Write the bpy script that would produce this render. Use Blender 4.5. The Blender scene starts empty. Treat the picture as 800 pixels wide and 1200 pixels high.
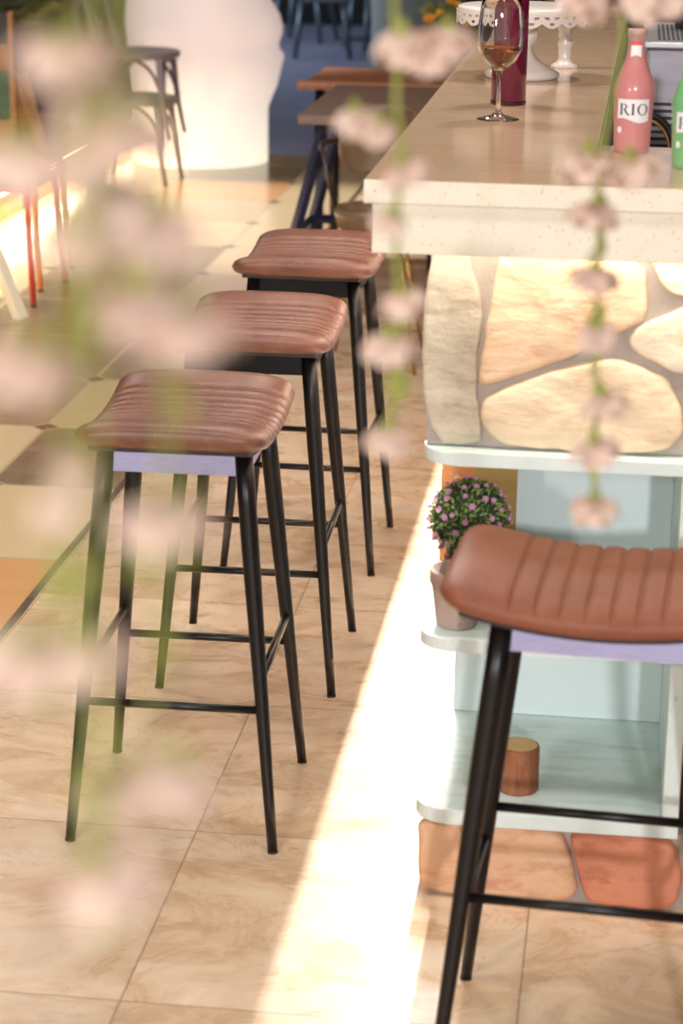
import bpy, bmesh, math, random
from mathutils import Vector, Matrix, noise
PI = math.pi
rnd = random.Random(7)
scene = bpy.context.scene
COL = scene.collection

# ------------------------------------------------------------------ helpers
def link(name, data, parent=None):
    o = bpy.data.objects.new(name, data)
    COL.objects.link(o)
    if parent is not None:
        o.parent = parent
    return o

def tag(o, label=None, cat=None, group=None, kind=None):
    if label: o['label'] = label
    if cat: o['category'] = cat
    if group: o['group'] = group
    if kind: o['kind'] = kind
    return o

def thing(name, label, cat, loc=(0, 0, 0), rz=0.0, group=None):
    o = link(name, None)
    o.location = loc
    o.rotation_euler = (0, 0, rz)
    return tag(o, label, cat, group)

def copy_tree(o, parent=None):
    c = o.copy()
    COL.objects.link(c)
    if parent is not None:
        c.parent = parent
    for ch in list(o.children):
        copy_tree(ch, c)
    return c

def part(name, bm, mats, parent=None, smooth=False, loc=None, rot=None):
    me = bpy.data.meshes.new(name)
    bmesh.ops.recalc_face_normals(bm, faces=bm.faces)
    bm.to_mesh(me)
    bm.free()
    if not isinstance(mats, (list, tuple)):
        mats = [mats]
    for m in mats:
        me.materials.append(m)
    if smooth:
        for p in me.polygons:
            p.use_smooth = True
    o = link(name, me, parent)
    if loc is not None: o.location = loc
    if rot is not None: o.rotation_euler = rot
    return o

def structure(name, bm, m, label=None, smooth=False):
    o = part(name, bm, m, None, smooth)
    o['kind'] = 'structure'
    if label: o['label'] = label
    return o

def B():
    return bmesh.new()

def add_box(bm, x0, x1, y0, y1, z0, z1, bev=0.0, seg=2, M=None, mi=0):
    r = bmesh.ops.create_cube(bm, size=1.0)
    vs = r['verts']
    for v in vs:
        v.co = Vector(((x0 + x1) / 2 + v.co.x * (x1 - x0), (y0 + y1) / 2 + v.co.y * (y1 - y0), (z0 + z1) / 2 + v.co.z * (z1 - z0)))
    fs = set(f for v in vs for f in v.link_faces)
    if bev > 0:
        es = set(e for v in vs for e in v.link_edges)
        r2 = bmesh.ops.bevel(bm, geom=list(es), offset=bev, segments=seg, affect='EDGES', profile=0.5)
        fs = set(r2['faces']) | set(f for f in fs if f.is_valid)
        vs = list(set(v for f in fs for v in f.verts))
    for f in fs:
        if f.is_valid: f.material_index = mi
    if M is not None:
        bmesh.ops.transform(bm, matrix=M, verts=[v for v in vs if v.is_valid])
    return vs

def add_tube(bm, pts, radii, n=12, cap=True, mi=0, flat=None):
    """tube along pts; radii a number or list; flat=(a,b) makes an oval section"""
    pts = [Vector(p) for p in pts]
    if not isinstance(radii, (list, tuple)):
        radii = [radii] * len(pts)
    rings = []
    up = None
    for i, p in enumerate(pts):
        d = (pts[min(i + 1, len(pts) - 1)] - pts[max(i - 1, 0)]).normalized()
        if up is None:
            ref = Vector((0, 0, 1)) if abs(d.z) < 0.9 else Vector((1, 0, 0))
            a = d.cross(ref).normalized()
        else:
            a = (up - d * up.dot(d)).normalized()
        b = d.cross(a).normalized()
        up = a
        fa, fb = flat or (1, 1)
        ring = [bm.verts.new(p + a * math.cos(2 * PI * k / n) * radii[i] * fa + b * math.sin(2 * PI * k / n) * radii[i] * fb) for k in range(n)]
        rings.append(ring)
    for i in range(len(rings) - 1):
        for k in range(n):
            f = bm.faces.new((rings[i][k], rings[i][(k + 1) % n], rings[i + 1][(k + 1) % n], rings[i + 1][k]))
            f.material_index = mi
    if cap:
        for r, s in ((rings[0], -1), (rings[-1], 1)):
            f = bm.faces.new(r)
            f.material_index = mi
    return rings

def smooth_path(pts, n=6):
    P = [Vector(p) for p in pts]
    out = []
    for i in range(len(P) - 1):
        p0, p1, p2, p3 = P[max(i - 1, 0)], P[i], P[i + 1], P[min(i + 2, len(P) - 1)]
        for k in range(n):
            t = k / n
            out.append(0.5 * ((2 * p1) + (p2 - p0) * t + (2 * p0 - 5 * p1 + 4 * p2 - p3) * t * t + (3 * p1 - p0 - 3 * p2 + p3) * t ** 3))
    out.append(P[-1])
    return out

def add_lathe(bm, prof, n=32, mi=0, fn=None, c=(0, 0)):
    """prof: list of (r, z); r=0 closes"""
    rings = []
    for r, z in prof:
        if r <= 1e-6:
            rings.append([bm.verts.new((c[0], c[1], z))])
        else:
            ring = []
            for k in range(n):
                a = 2 * PI * k / n
                rr = fn(r, z, a) if fn else r
                ring.append(bm.verts.new((c[0] + rr * math.cos(a), c[1] + rr * math.sin(a), z)))
            rings.append(ring)
    for i in range(len(rings) - 1):
        A, Bq = rings[i], rings[i + 1]
        for k in range(n):
            if len(A) == 1 and len(Bq) == 1: continue
            if len(A) == 1: f = bm.faces.new((A[0], Bq[k], Bq[(k + 1) % n]))
            elif len(Bq) == 1: f = bm.faces.new((A[k], A[(k + 1) % n], Bq[0]))
            else: f = bm.faces.new((A[k], A[(k + 1) % n], Bq[(k + 1) % n], Bq[k]))
            f.material_index = mi
    return rings

def add_prism(bm, outline, z0, z1, bev=0.0, mi=0):
    """outline in xy, extruded in z"""
    lo = [bm.verts.new((x, y, z0)) for x, y in outline]
    hi = [bm.verts.new((x, y, z1)) for x, y in outline]
    n = len(outline)
    fs = [bm.faces.new(lo), bm.faces.new(hi)]
    for k in range(n):
        fs.append(bm.faces.new((lo[k], lo[(k + 1) % n], hi[(k + 1) % n], hi[k])))
    for f in fs: f.material_index = mi
    if bev > 0:
        es = set(e for f in fs[:2] for e in f.edges)
        bmesh.ops.bevel(bm, geom=list(es), offset=bev, segments=2, affect='EDGES', profile=0.5)

def add_quad(bm, a, b, c, d, mi=0):
    f = bm.faces.new([bm.verts.new(p) for p in (a, b, c, d)])
    f.material_index = mi
    return f

# ------------------------------------------------------------------ materials
def lin(h):
    """sRGB 0-255 triple -> linear"""
    return tuple(((c / 255) / 12.92 if c / 255 <= 0.04045 else ((c / 255 + 0.055) / 1.055) ** 2.4) for c in h) + (1.0,)

class N:
    def __init__(s, m):
        s.t = m.node_tree
    def new(s, ty, **kw):
        n = s.t.nodes.new(ty)
        for k, v in kw.items(): setattr(n, k, v)
        return n
    def ln(s, a, b):
        s.t.links.new(a, b)
    def math(s, op, a, b=None, c=None):
        n = s.new('ShaderNodeMath', operation=op)
        for i, v in enumerate((a, b, c)):
            if v is None: continue
            if isinstance(v, (int, float)): n.inputs[i].default_value = v
            else: s.ln(v, n.inputs[i])
        return n.outputs[0]
    def mix(s, f, a, b, bt='MIX'):
        n = s.new('ShaderNodeMix', data_type='RGBA', blend_type=bt)
        if isinstance(f, (int, float)): n.inputs[0].default_value = f
        else: s.ln(f, n.inputs[0])
        for i, v in ((6, a), (7, b)):
            if isinstance(v, tuple): n.inputs[i].default_value = v
            else: s.ln(v, n.inputs[i])
        return n.outputs[2]
    def ramp(s, f, stops, interp='LINEAR'):
        n = s.new('ShaderNodeValToRGB')
        n.color_ramp.interpolation = interp
        e = n.color_ramp.elements
        while len(e) < len(stops): e.new(0.5)
        for i, (p, c) in enumerate(stops):
            e[i].position = p
            e[i].color = c
        s.ln(f, n.inputs[0])
        return n.outputs[0]
    def noise(s, vec, scale, detail=4, rough=0.55, dist=0.0):
        n = s.new('ShaderNodeTexNoise')
        n.inputs['Scale'].default_value = scale
        n.inputs['Detail'].default_value = detail
        n.inputs['Roughness'].default_value = rough
        n.inputs['Distortion'].default_value = dist
        if vec is not None: s.ln(vec, n.inputs['Vector'])
        return n.outputs[0]
    def scaled(s, vec, sc, loc=(0, 0, 0)):
        n = s.new('ShaderNodeMapping')
        n.inputs['Scale'].default_value = sc
        n.inputs['Location'].default_value = loc
        s.ln(vec, n.inputs['Vector'])
        return n.outputs[0]
    def bump(s, h, strength, dist, bsdf):
        n = s.new('ShaderNodeBump')
        n.inputs['Strength'].default_value = strength
        n.inputs['Distance'].default_value = dist
        s.ln(h, n.inputs['Height'])
        s.ln(n.outputs[0], bsdf.inputs['Normal'])

def mat(name, base, rough=0.5, metal=0.0, **kw):
    m = bpy.data.materials.new(name)
    m.use_nodes = True
    b = m.node_tree.nodes['Principled BSDF']
    b.inputs['Base Color'].default_value = base
    b.inputs['Roughness'].default_value = rough
    b.inputs['Metallic'].default_value = metal
    if 'spec' in kw: b.inputs['Specular IOR Level'].default_value = kw['spec']
    if 'coat' in kw:
        b.inputs['Coat Weight'].default_value = kw['coat']
        b.inputs['Coat Roughness'].default_value = kw.get('coat_rough', 0.1)
    if 'trans' in kw: b.inputs['Transmission Weight'].default_value = kw['trans']
    if 'ior' in kw: b.inputs['IOR'].default_value = kw['ior']
    if 'sss' in kw:
        b.inputs['Subsurface Weight'].default_value = kw['sss']
        b.inputs['Subsurface Radius'].default_value = (0.01, 0.006, 0.004)
    if 'emit' in kw:
        b.inputs['Emission Color'].default_value = kw['emit']
        b.inputs['Emission Strength'].default_value = kw.get('estr', 1.0)
    if 'col2' in kw:        # second colour mixed in by noise
        n = N(m)
        tc = n.new('ShaderNodeTexCoord')
        v = n.scaled(tc.outputs['Object'], kw.get('stretch', (1, 1, 1)))
        f = n.noise(v, kw.get('scale', 10), kw.get('detail', 5), kw.get('nrough', 0.6), kw.get('dist', 0.0))
        lo, hi = kw.get('rng', (0.35, 0.65))
        c = n.ramp(f, [(lo, base), (hi, kw['col2'])])
        if 'col3' in kw:
            f2 = n.noise(v, kw.get('scale3', 60), 3, 0.6)
            l3, h3 = kw.get('rng3', (0.58, 0.68))
            k = n.ramp(f2, [(l3, (0, 0, 0, 1)), (h3, (1, 1, 1, 1))])
            c = n.mix(k, c, kw['col3'])
        n.ln(c, b.inputs['Base Color'])
        if kw.get('bump'):
            n.bump(n.noise(v, kw.get('bscale', kw.get('scale', 10) * 4), 6, 0.65), kw['bump'], kw.get('bdist', 0.004), b)
    return m

LEATHER = mat('brown_leather', lin((98, 58, 44)), 0.36, col2=lin((134, 88, 70)), scale=16, stretch=(1, 0.4, 1), detail=5, nrough=0.6, rng=(0.25, 0.8),
              col3=lin((158, 112, 92)), scale3=150, rng3=(0.60, 0.80), bump=0.25, bscale=420, bdist=0.0012, spec=0.5)
LEATHER_SADDLE = mat('tan_brown_leather', lin((128, 68, 44)), 0.55, col2=lin((150, 84, 56)), scale=12, detail=8, nrough=0.72, rng=(0.38, 0.68),
              col3=lin((168, 106, 78)), scale3=150, rng3=(0.64, 0.82), bump=0.2, bscale=420, bdist=0.001, spec=0.45)
BLACK = mat('black_powder_coat', lin((14, 10, 11)), 0.34, spec=0.35)
DARKBOARD = mat('dark_board', lin((40, 22, 20)), 0.6)
REFLECT_PLATE = mat('lavender_reflection_plate', lin((166, 166, 212)), 0.34, 0.35, col2=lin((186, 186, 226)), scale=30, stretch=(1, 1, 12))  # window reflection on glossy black plates, put into a lavender base colour
GLOSS_PLATE = mat('gloss_black_plate', lin((10, 8, 9)), 0.5, spec=0.2)

def bar_floor_mat():
    m = mat('travertine_tile', (0.7, 0.55, 0.35, 1), 0.24, spec=0.4)
    n = N(m); b = m.node_tree.nodes['Principled BSDF']
    tc = n.new('ShaderNodeTexCoord'); o = tc.outputs['Object']
    s = n.new('ShaderNodeSeparateXYZ'); n.ln(o, s.inputs[0])
    u = n.math('DIVIDE', n.math('ADD', s.outputs[0], 0.691), 0.594)
    v = n.math('DIVIDE', n.math('SUBTRACT', s.outputs[1], 2.912), 0.6)
    cu, cv = n.math('FLOOR', u), n.math('FLOOR', v)
    cell = n.new('ShaderNodeCombineXYZ'); n.ln(cu, cell.inputs[0]); n.ln(cv, cell.inputs[1])
    wn = n.new('ShaderNodeTexWhiteNoise', noise_dimensions='3D'); n.ln(cell.outputs[0], wn.inputs['Vector'])
    off = n.new('ShaderNodeVectorMath', operation='SCALE'); n.ln(wn.outputs['Color'], off.inputs[0]); off.inputs['Scale'].default_value = 9.0
    vec = n.new('ShaderNodeVectorMath', operation='ADD'); n.ln(o, vec.inputs[0]); n.ln(off.outputs[0], vec.inputs[1])
    vv = n.scaled(vec.outputs[0], (1.0, 1.35, 1.0))
    f1 = n.noise(vv, 4.2, 10, 0.66, 1.1)
    f2 = n.noise(vv, 13, 8, 0.7, 0.8)
    c = n.ramp(f1, [(0.30, lin((200, 164, 130))), (0.45, lin((220, 188, 154))), (0.56, lin((232, 206, 176))), (0.72, lin((240, 220, 194)))])
    k = n.ramp(f2, [(0.5, (0, 0, 0, 1)), (0.72, (1, 1, 1, 1))])
    c = n.mix(n.math('MULTIPLY', k, 0.38), c, lin((208, 170, 128)))
    # thin curved veins
    f3 = n.noise(vv, 2.6, 6, 0.6, 1.6)
    vein = n.ramp(n.math('ABSOLUTE', n.math('SUBTRACT', f3, 0.5)), [(0.0, (1, 1, 1, 1)), (0.014, (0, 0, 0, 1))])
    c = n.mix(n.math('MULTIPLY', vein, 0.4), c, lin((182, 142, 106)))
    tone = n.math('ADD', n.math('MULTIPLY', wn.outputs['Value'], 0.16), 0.92)
    hs = n.new('ShaderNodeHueSaturation'); n.ln(c, hs.inputs['Color']); n.ln(tone, hs.inputs['Value'])
    eu = n.math('ABSOLUTE', n.math('SUBTRACT', n.math('FRACT', u), 0.5))
    ev = n.math('ABSOLUTE', n.math('SUBTRACT', n.math('FRACT', v), 0.5))
    e = n.math('GREATER_THAN', n.math('MAXIMUM', eu, ev), 0.4972)
    c = n.mix(n.math('MULTIPLY', e, 0.6), hs.outputs[0], lin((120, 88, 62)))
    n.ln(c, b.inputs['Base Color'])
    n.ln(n.math('ADD', n.math('MULTIPLY', f1, 0.25), 0.16), b.inputs['Roughness'])
    n.bump(f2, 0.08, 0.002, b)
    return m

def hall_floor_mat():
    m = mat('clipped_corner_tile', (0.5, 0.4, 0.3, 1), 0.2, spec=0.5)
    n = N(m); b = m.node_tree.nodes['Principled BSDF']
    tc = n.new('ShaderNodeTexCoord'); o = tc.outputs['Object']
    s = n.new('ShaderNodeSeparateXYZ'); n.ln(o, s.inputs[0])
    u = n.math('DIVIDE', n.math('ADD', s.outputs[0], 1.655), 0.605)
    v = n.math('DIVIDE', n.math('SUBTRACT', s.outputs[1], 5.555), 0.607)
    cell = n.new('ShaderNodeCombineXYZ'); n.ln(n.math('FLOOR', u), cell.inputs[0]); n.ln(n.math('FLOOR', v), cell.inputs[1])
    fu_, fv_ = n.math('FLOOR', u), n.math('FLOOR', v)
    w1 = n.math('ADD', n.math('MULTIPLY', fu_, 0.69), n.math('MULTIPLY', fv_, 0.88))
    w2 = n.math('SINE', n.math('ADD', n.math('MULTIPLY', fu_, 1.02), n.math('MULTIPLY', fv_, -0.31)))
    hsh = n.math('FRACT', n.math('ADD', n.math('ADD', w1, 0.15), n.math('MULTIPLY', w2, 1.04)))
    base = n.ramp(hsh, [(0.0, lin((92, 66, 48))), (0.15, lin((124, 96, 72))), (0.34, lin((228, 204, 160))), (0.62, lin((204, 174, 134))), (0.84, lin((224, 156, 92)))], 'CONSTANT')
    # warmer and paler toward the near end of the hall, browner at mid distance
    f = n.noise(n.scaled(o, (1, 3, 1)), 5, 7, 0.65, 0.6)
    c = n.mix(n.math('MULTIPLY', f, 0.45), base, lin((236, 214, 172)))
    du = n.math('ABSOLUTE', n.math('SUBTRACT', n.math('FRACT', u), 0.5))
    dv = n.math('ABSOLUTE', n.math('SUBTRACT', n.math('FRACT', v), 0.5))
    line = n.math('GREATER_THAN', n.math('MAXIMUM', du, dv), 0.4905)
    dsum = n.math('ADD', du, dv)
    dia = n.math('GREATER_THAN', dsum, 0.935)
    rim = n.math('GREATER_THAN', dsum, 0.918)
    c = n.mix(line, c, lin((205, 184, 150)))
    c = n.mix(rim, c, lin((205, 184, 150)))
    c = n.mix(dia, c, lin((118, 78, 58)))
    n.ln(c, b.inputs['Base Color'])
    n.bump(n.math('SUBTRACT', 1.0, line), 0.3, 0.003, b)
    return m

BARFLOOR, HALLFLOOR = bar_floor_mat(), hall_floor_mat()
BLUE = mat('blue_grey_carpet', lin((112, 120, 148)), 0.95, col2=lin((92, 102, 130)), scale=3, col3=lin((132, 140, 164)), scale3=200, rng3=(0.5, 0.6))
STRIP = mat('dark_strip', lin((62, 50, 44)), 0.45, col2=lin((96, 76, 60)), scale=40)
WALLD = mat('dark_brown_wall', lin((70, 52, 44)), 0.8, col2=lin((52, 40, 36)), scale=4)
NIGHT = mat('near_black_wall', lin((12, 12, 18)), 0.9, col2=lin((20, 22, 32)), scale=2)
CEIL = mat('warm_brown_ceiling', lin((150, 134, 116)), 0.9, col2=lin((140, 124, 106)), scale=2)
RISER = mat('pale_riser', lin((206, 176, 128)), 0.6, col2=lin((186, 150, 100)), scale=8, stretch=(1, 1, 6))
QUARTZ = mat('cream_quartz', lin((240, 230, 208)), 0.16, col2=lin((244, 236, 216)), scale=20, col3=lin((196, 168, 128)), scale3=170, rng3=(0.63, 0.70), spec=0.5)
QTOP = mat('quartz_top_reflection_tan', lin((206, 172, 138)), 0.13, col2=lin((214, 186, 154)), scale=5, stretch=(1, 9, 1), dist=0.3, col3=lin((184, 150, 118)), scale3=26, rng3=(0.54, 0.74), spec=0.28)  # streaked quartz top; tan of its glossy reflection put into the colour
MORTAR = mat('grey_mortar', lin((158, 146, 138)), 0.9, col2=lin((176, 164, 152)), scale=14, bump=0.5, bscale=80)
def stone_mat(name, a, b, c, sc=5, st=(1, 1, 2.2)):
    return mat(name, lin(a), 0.75, col2=lin(b), scale=sc, stretch=st, detail=9, nrough=0.7, dist=0.5, rng=(0.3, 0.7), col3=lin(c), scale3=14, rng3=(0.52, 0.75), bump=0.45, bscale=26, bdist=0.012)
ST = [stone_mat('grey_beige_stone', (190, 176, 154), (208, 194, 170), (166, 148, 130)),
      stone_mat('orange_stone', (234, 192, 154), (240, 206, 170), (222, 168, 130)),
      stone_mat('tan_stone', (232, 204, 168), (238, 214, 180), (218, 184, 146)),
      stone_mat('cream_stone', (238, 220, 188), (242, 226, 198), (224, 198, 160)),
      stone_mat('yellow_cream_stone', (240, 222, 180), (244, 228, 192), (226, 200, 156)),
      stone_mat('peach_stone', (218, 168, 130), (226, 182, 146), (196, 140, 106)),
      stone_mat('red_orange_stone', (200, 120, 88), (212, 138, 106), (178, 98, 70))]
SHELF = mat('pale_blue_paint', lin((214, 232, 228)), 0.45, col2=lin((224, 238, 234)), scale=5, stretch=(1, 5, 5), col3=lin((184, 208, 204)), scale3=9, rng3=(0.5, 0.8))
SHELFW = mat('white_blue_edge', lin((226, 236, 232)), 0.45, col2=lin((214, 228, 224)), scale=14, col3=lin((202, 190, 170)), scale3=60, rng3=(0.68, 0.74))
SHELFB = mat('light_aqua_paint', lin((220, 236, 236)), 0.5, col2=lin((228, 240, 240)), scale=4, stretch=(1, 1, 4))
def glassmat(name, col, rough=0.0, ior=1.45, tint=0.0):
    return mat(name, col, rough, trans=1.0, ior=ior)
GLASS = glassmat('clear_glass', (0.99, 0.99, 0.99, 1))
AMBER = glassmat('amber_wine', lin((216, 120, 50)), 0.0, 1.34)
REDGLASS = mat('wine_red_glass', lin((132, 18, 62)), 0.06, trans=0.5, ior=1.45, coat=0.5)
REDDARK = mat('dark_wine', lin((58, 8, 26)), 0.1, coat=0.6)
PINK = mat('pink_frosted_bottle', lin((232, 148, 148)), 0.25, trans=0.3, ior=1.4, coat=0.6, col2=lin((236, 160, 156)), scale=12)
NECK = mat('clear_pinkish_glass', lin((236, 196, 184)), 0.12, trans=0.6, ior=1.4, coat=0.5)
GREEN = mat('green_frosted_bottle', lin((126, 196, 132)), 0.22, trans=0.25, ior=1.4, coat=0.6, col2=lin((146, 210, 150)), scale=12)
LABELW = mat('white_label', lin((240, 236, 238)), 0.4)
INK = mat('navy_ink', lin((28, 30, 66)), 0.5)
REDINK = mat('red_ink', lin((226, 70, 80)), 0.5)
ORANGEINK = mat('orange_ink', lin((230, 130, 90)), 0.5)
CERAMIC = mat('white_ceramic', lin((240, 230, 222)), 0.3, coat=0.3, col2=lin((234, 222, 214)), scale=8)
STEEL = mat('brushed_steel', lin((134, 130, 140)), 0.45, 0.5, col2=lin((144, 140, 150)), scale=8, stretch=(1, 1, 6))
STEELTRAY = mat('light_steel', lin((176, 176, 182)), 0.35, 0.7)
SLOT = mat('black_slot', lin((22, 20, 22)), 0.6)
BRASS = mat('brass', lin((190, 150, 84)), 0.28, 0.9)
LEAF = mat('leaf_green', lin((92, 124, 58)), 0.55, col2=lin((150, 168, 84)), scale=45, col3=lin((44, 68, 34)), scale3=90, rng3=(0.5, 0.6))
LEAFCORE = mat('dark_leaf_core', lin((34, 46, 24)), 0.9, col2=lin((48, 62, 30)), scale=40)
BUD = mat('mauve_bud', lin((228, 176, 206)), 0.5, col2=lin((210, 146, 186)), scale=260)
BUDC = mat('pale_bud_centre', lin((240, 206, 220)), 0.5)
CLAY = mat('grey_clay', lin((176, 150, 138)), 0.8, col2=lin((190, 164, 150)), scale=14, col3=lin((160, 132, 120)), scale3=40, rng3=(0.55, 0.7))
SOIL = mat('soil', lin((92, 66, 54)), 0.95, col2=lin((58, 42, 38)), scale=60, bump=0.8, bscale=90)
BARK = mat('red_brown_bark', lin((172, 106, 70)), 0.85, col2=lin((132, 76, 50)), scale=34, stretch=(1.4, 1.4, 0.25), col3=lin((170, 112, 76)), scale3=50, bump=0.9, bscale=60, bdist=0.006)
CUTWOOD = mat('cut_wood', lin((236, 196, 140)), 0.7, col2=lin((226, 178, 120)), scale=30)
ORANGEBOX = mat('orange_print', lin((224, 138, 78)), 0.6, col2=lin((232, 160, 104)), scale=20, col3=lin((250, 226, 190)), scale3=34, rng3=(0.57, 0.62))
OLIVE = mat('ochre_side', lin((178, 142, 78)), 0.6, col2=lin((164, 128, 66)), scale=14)
PETAL = mat('pale_pink_petal', lin((228, 196, 176)), 0.7, sss=0.0, col2=lin((236, 208, 190)), scale=40)
STEMG = mat('yellow_green_stem', lin((160, 162, 78)), 0.6, col2=lin((142, 146, 62)), scale=30)
SCULP = mat('glowing_white_resin', lin((240, 228, 224)), 0.5)
def sculp_setup():
    n = N(SCULP); b = SCULP.node_tree.nodes['Principled BSDF']
    g = n.new('ShaderNodeTexCoord')
    s = n.new('ShaderNodeSeparateXYZ'); n.ln(g.outputs['Object'], s.inputs[0])
    c = n.ramp(s.outputs[2], [(0.0, lin((255, 244, 214))), (0.3, lin((255, 238, 222))), (0.6, lin((244, 220, 214))), (1.0, lin((238, 214, 208)))])
    n.ln(c, b.inputs['Emission Color'])
    st = n.new('ShaderNodeMapRange'); n.ln(s.outputs[2], st.inputs[0])
    st.inputs[1].default_value = 0.0; st.inputs[2].default_value = 0.55; st.inputs[3].default_value = 0.85; st.inputs[4].default_value = 0.44
    n.ln(st.outputs[0], b.inputs['Emission Strength'])
sculp_setup()
GREYPAINT = mat('grey_violet_paint', lin((116, 106, 112)), 0.45, col2=lin((128, 118, 122)), scale=10)
TEAL = mat('teal_grey_metal', lin((84, 100, 112)), 0.4, 0.4)
REDPAINT = mat('red_paint', lin((206, 56, 42)), 0.3, coat=0.5)
ORPAINT = mat('orange_paint', lin((240, 132, 40)), 0.3, coat=0.5)
WHITEPAINT = mat('ivory_paint', lin((236, 228, 206)), 0.4)
BROWNSEAT = mat('brown_wood_seat', lin((112, 76, 58)), 0.5, col2=lin((92, 60, 46)), scale=12, stretch=(1, 8, 1))
GREYWOOD = mat('grey_brown_wood', lin((122, 96, 86)), 0.5, col2=lin((142, 114, 102)), scale=6, stretch=(1, 8, 1), dist=0.4)
REDWOOD = mat('red_brown_plywood', lin((150, 92, 62)), 0.4, col2=lin((172, 112, 78)), scale=7, stretch=(8, 1, 1), dist=0.4)
LIGHTWOOD = mat('honey_wood', lin((186, 142, 92)), 0.5, col2=lin((168, 122, 76)), scale=8, stretch=(1, 1, 7))
DARKWOOD = mat('dark_brown_wood', lin((74, 46, 36)), 0.6, col2=lin((56, 34, 28)), scale=9)
BROWNSHELL = mat('olive_brown_shell', lin((120, 96, 72)), 0.4, col2=lin((98, 76, 56)), scale=10)
DARKMETAL = mat('dark_bronze_metal', lin((70, 62, 56)), 0.35, 0.6)
BLUELIT_BLACK = mat('blue_lit_black_metal', lin((50, 56, 88)), 0.35, 0.3)  # dark legs; the blue light falling on them is put into the colour
UPHOL = mat('grey_green_upholstery', lin((150, 160, 156)), 0.9, col2=lin((132, 142, 142)), scale=20)
YELLOWF = mat('yellow_orange_petal', lin((240, 170, 40)), 0.6, col2=lin((246, 196, 80)), scale=30)
YLEAF = mat('olive_leaf', lin((118, 122, 46)), 0.6, col2=lin((70, 84, 32)), scale=30)
PALM = mat('palm_green', lin((88, 100, 50)), 0.6, col2=lin((60, 74, 36)), scale=20)
FLORAL = mat('black_white_print', lin((26, 26, 36)), 0.8, col2=lin((36, 36, 48)), scale=10, col3=lin((190, 190, 200)), scale3=24, rng3=(0.58, 0.62))
CHAR = mat('charcoal_board', lin((78, 74, 76)), 0.7, col2=lin((64, 60, 62)), scale=8)
GREENBOARD = mat('green_board', lin((92, 122, 100)), 0.7, col2=lin((76, 104, 84)), scale=14, stretch=(1, 1, 6))
TANBOARD = mat('tan_board', lin((190, 142, 94)), 0.7, col2=lin((172, 124, 80)), scale=10, stretch=(1, 1, 6))
LEDM = mat('led_warm', (1, 0.86, 0.6, 1), 0.5, emit=(1, 0.84, 0.56, 1), estr=6.0)

# ------------------------------------------------------------------ setting
bm = B(); add_box(bm, -1.29, 3.2, -1.5, 12.02, -0.05, 0.0)
structure('floor', bm, BARFLOOR, 'warm beige veined stone tile floor of the bar zone')
bm = B(); add_box(bm, -5.0, -1.31, -1.5, 12.02, -0.05, 0.0)
structure('floor_hall', bm, HALLFLOOR, 'glossy clipped-corner tile floor in brown, cream and orange')
bm = B(); add_box(bm, -1.31, -1.29, -1.5, 12.02, -0.05, 0.001)
structure('trim_1', bm, STRIP, 'dark strip between the two tile floors')
bm = B(); add_box(bm, -7.5, 3.2, 12.02, 20.6, -0.05, 0.0)
structure('floor_carpet', bm, BLUE, 'dim blue grey floor beyond the tiles')
bm = B(); add_box(bm, -7.5, 3.2, 20.6, 20.7, -0.05, 3.0)
structure('wall_back', bm, NIGHT, 'near black far wall')
bm = B(); add_box(bm, -5.1, -5.0, -1.5, 12.5, -0.05, 3.0); 
structure('wall_left', bm, WALLD, 'dark brown wall on the left')
bm = B(); add_box(bm, -4.99, -2.80, 12.36, 12.46, 0.0, 3.0)
structure('wall_alcove', bm, WALLD, 'dark brown wall behind the left platform')
bm = B(); add_box(bm, 3.2, 3.3, -1.5, 20.6, -0.05, 3.0)
structure('wall_right', bm, WALLD)
bm = B(); add_box(bm, -7.5, 3.3, -1.5, 20.7, 3.0, 3.08)
structure('ceiling', bm, CEIL)
bm = B(); add_box(bm, -4.99, -2.76, 6.0, 12.3, 0.0, 0.135, 0.004)
add_box(bm, -4.99, -2.74, 6.0, 12.3, 0.136, 0.16, 0.004)
structure('floor_platform', bm, RISER, 'pale raised step along the left with glowing light under its lip')

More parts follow.
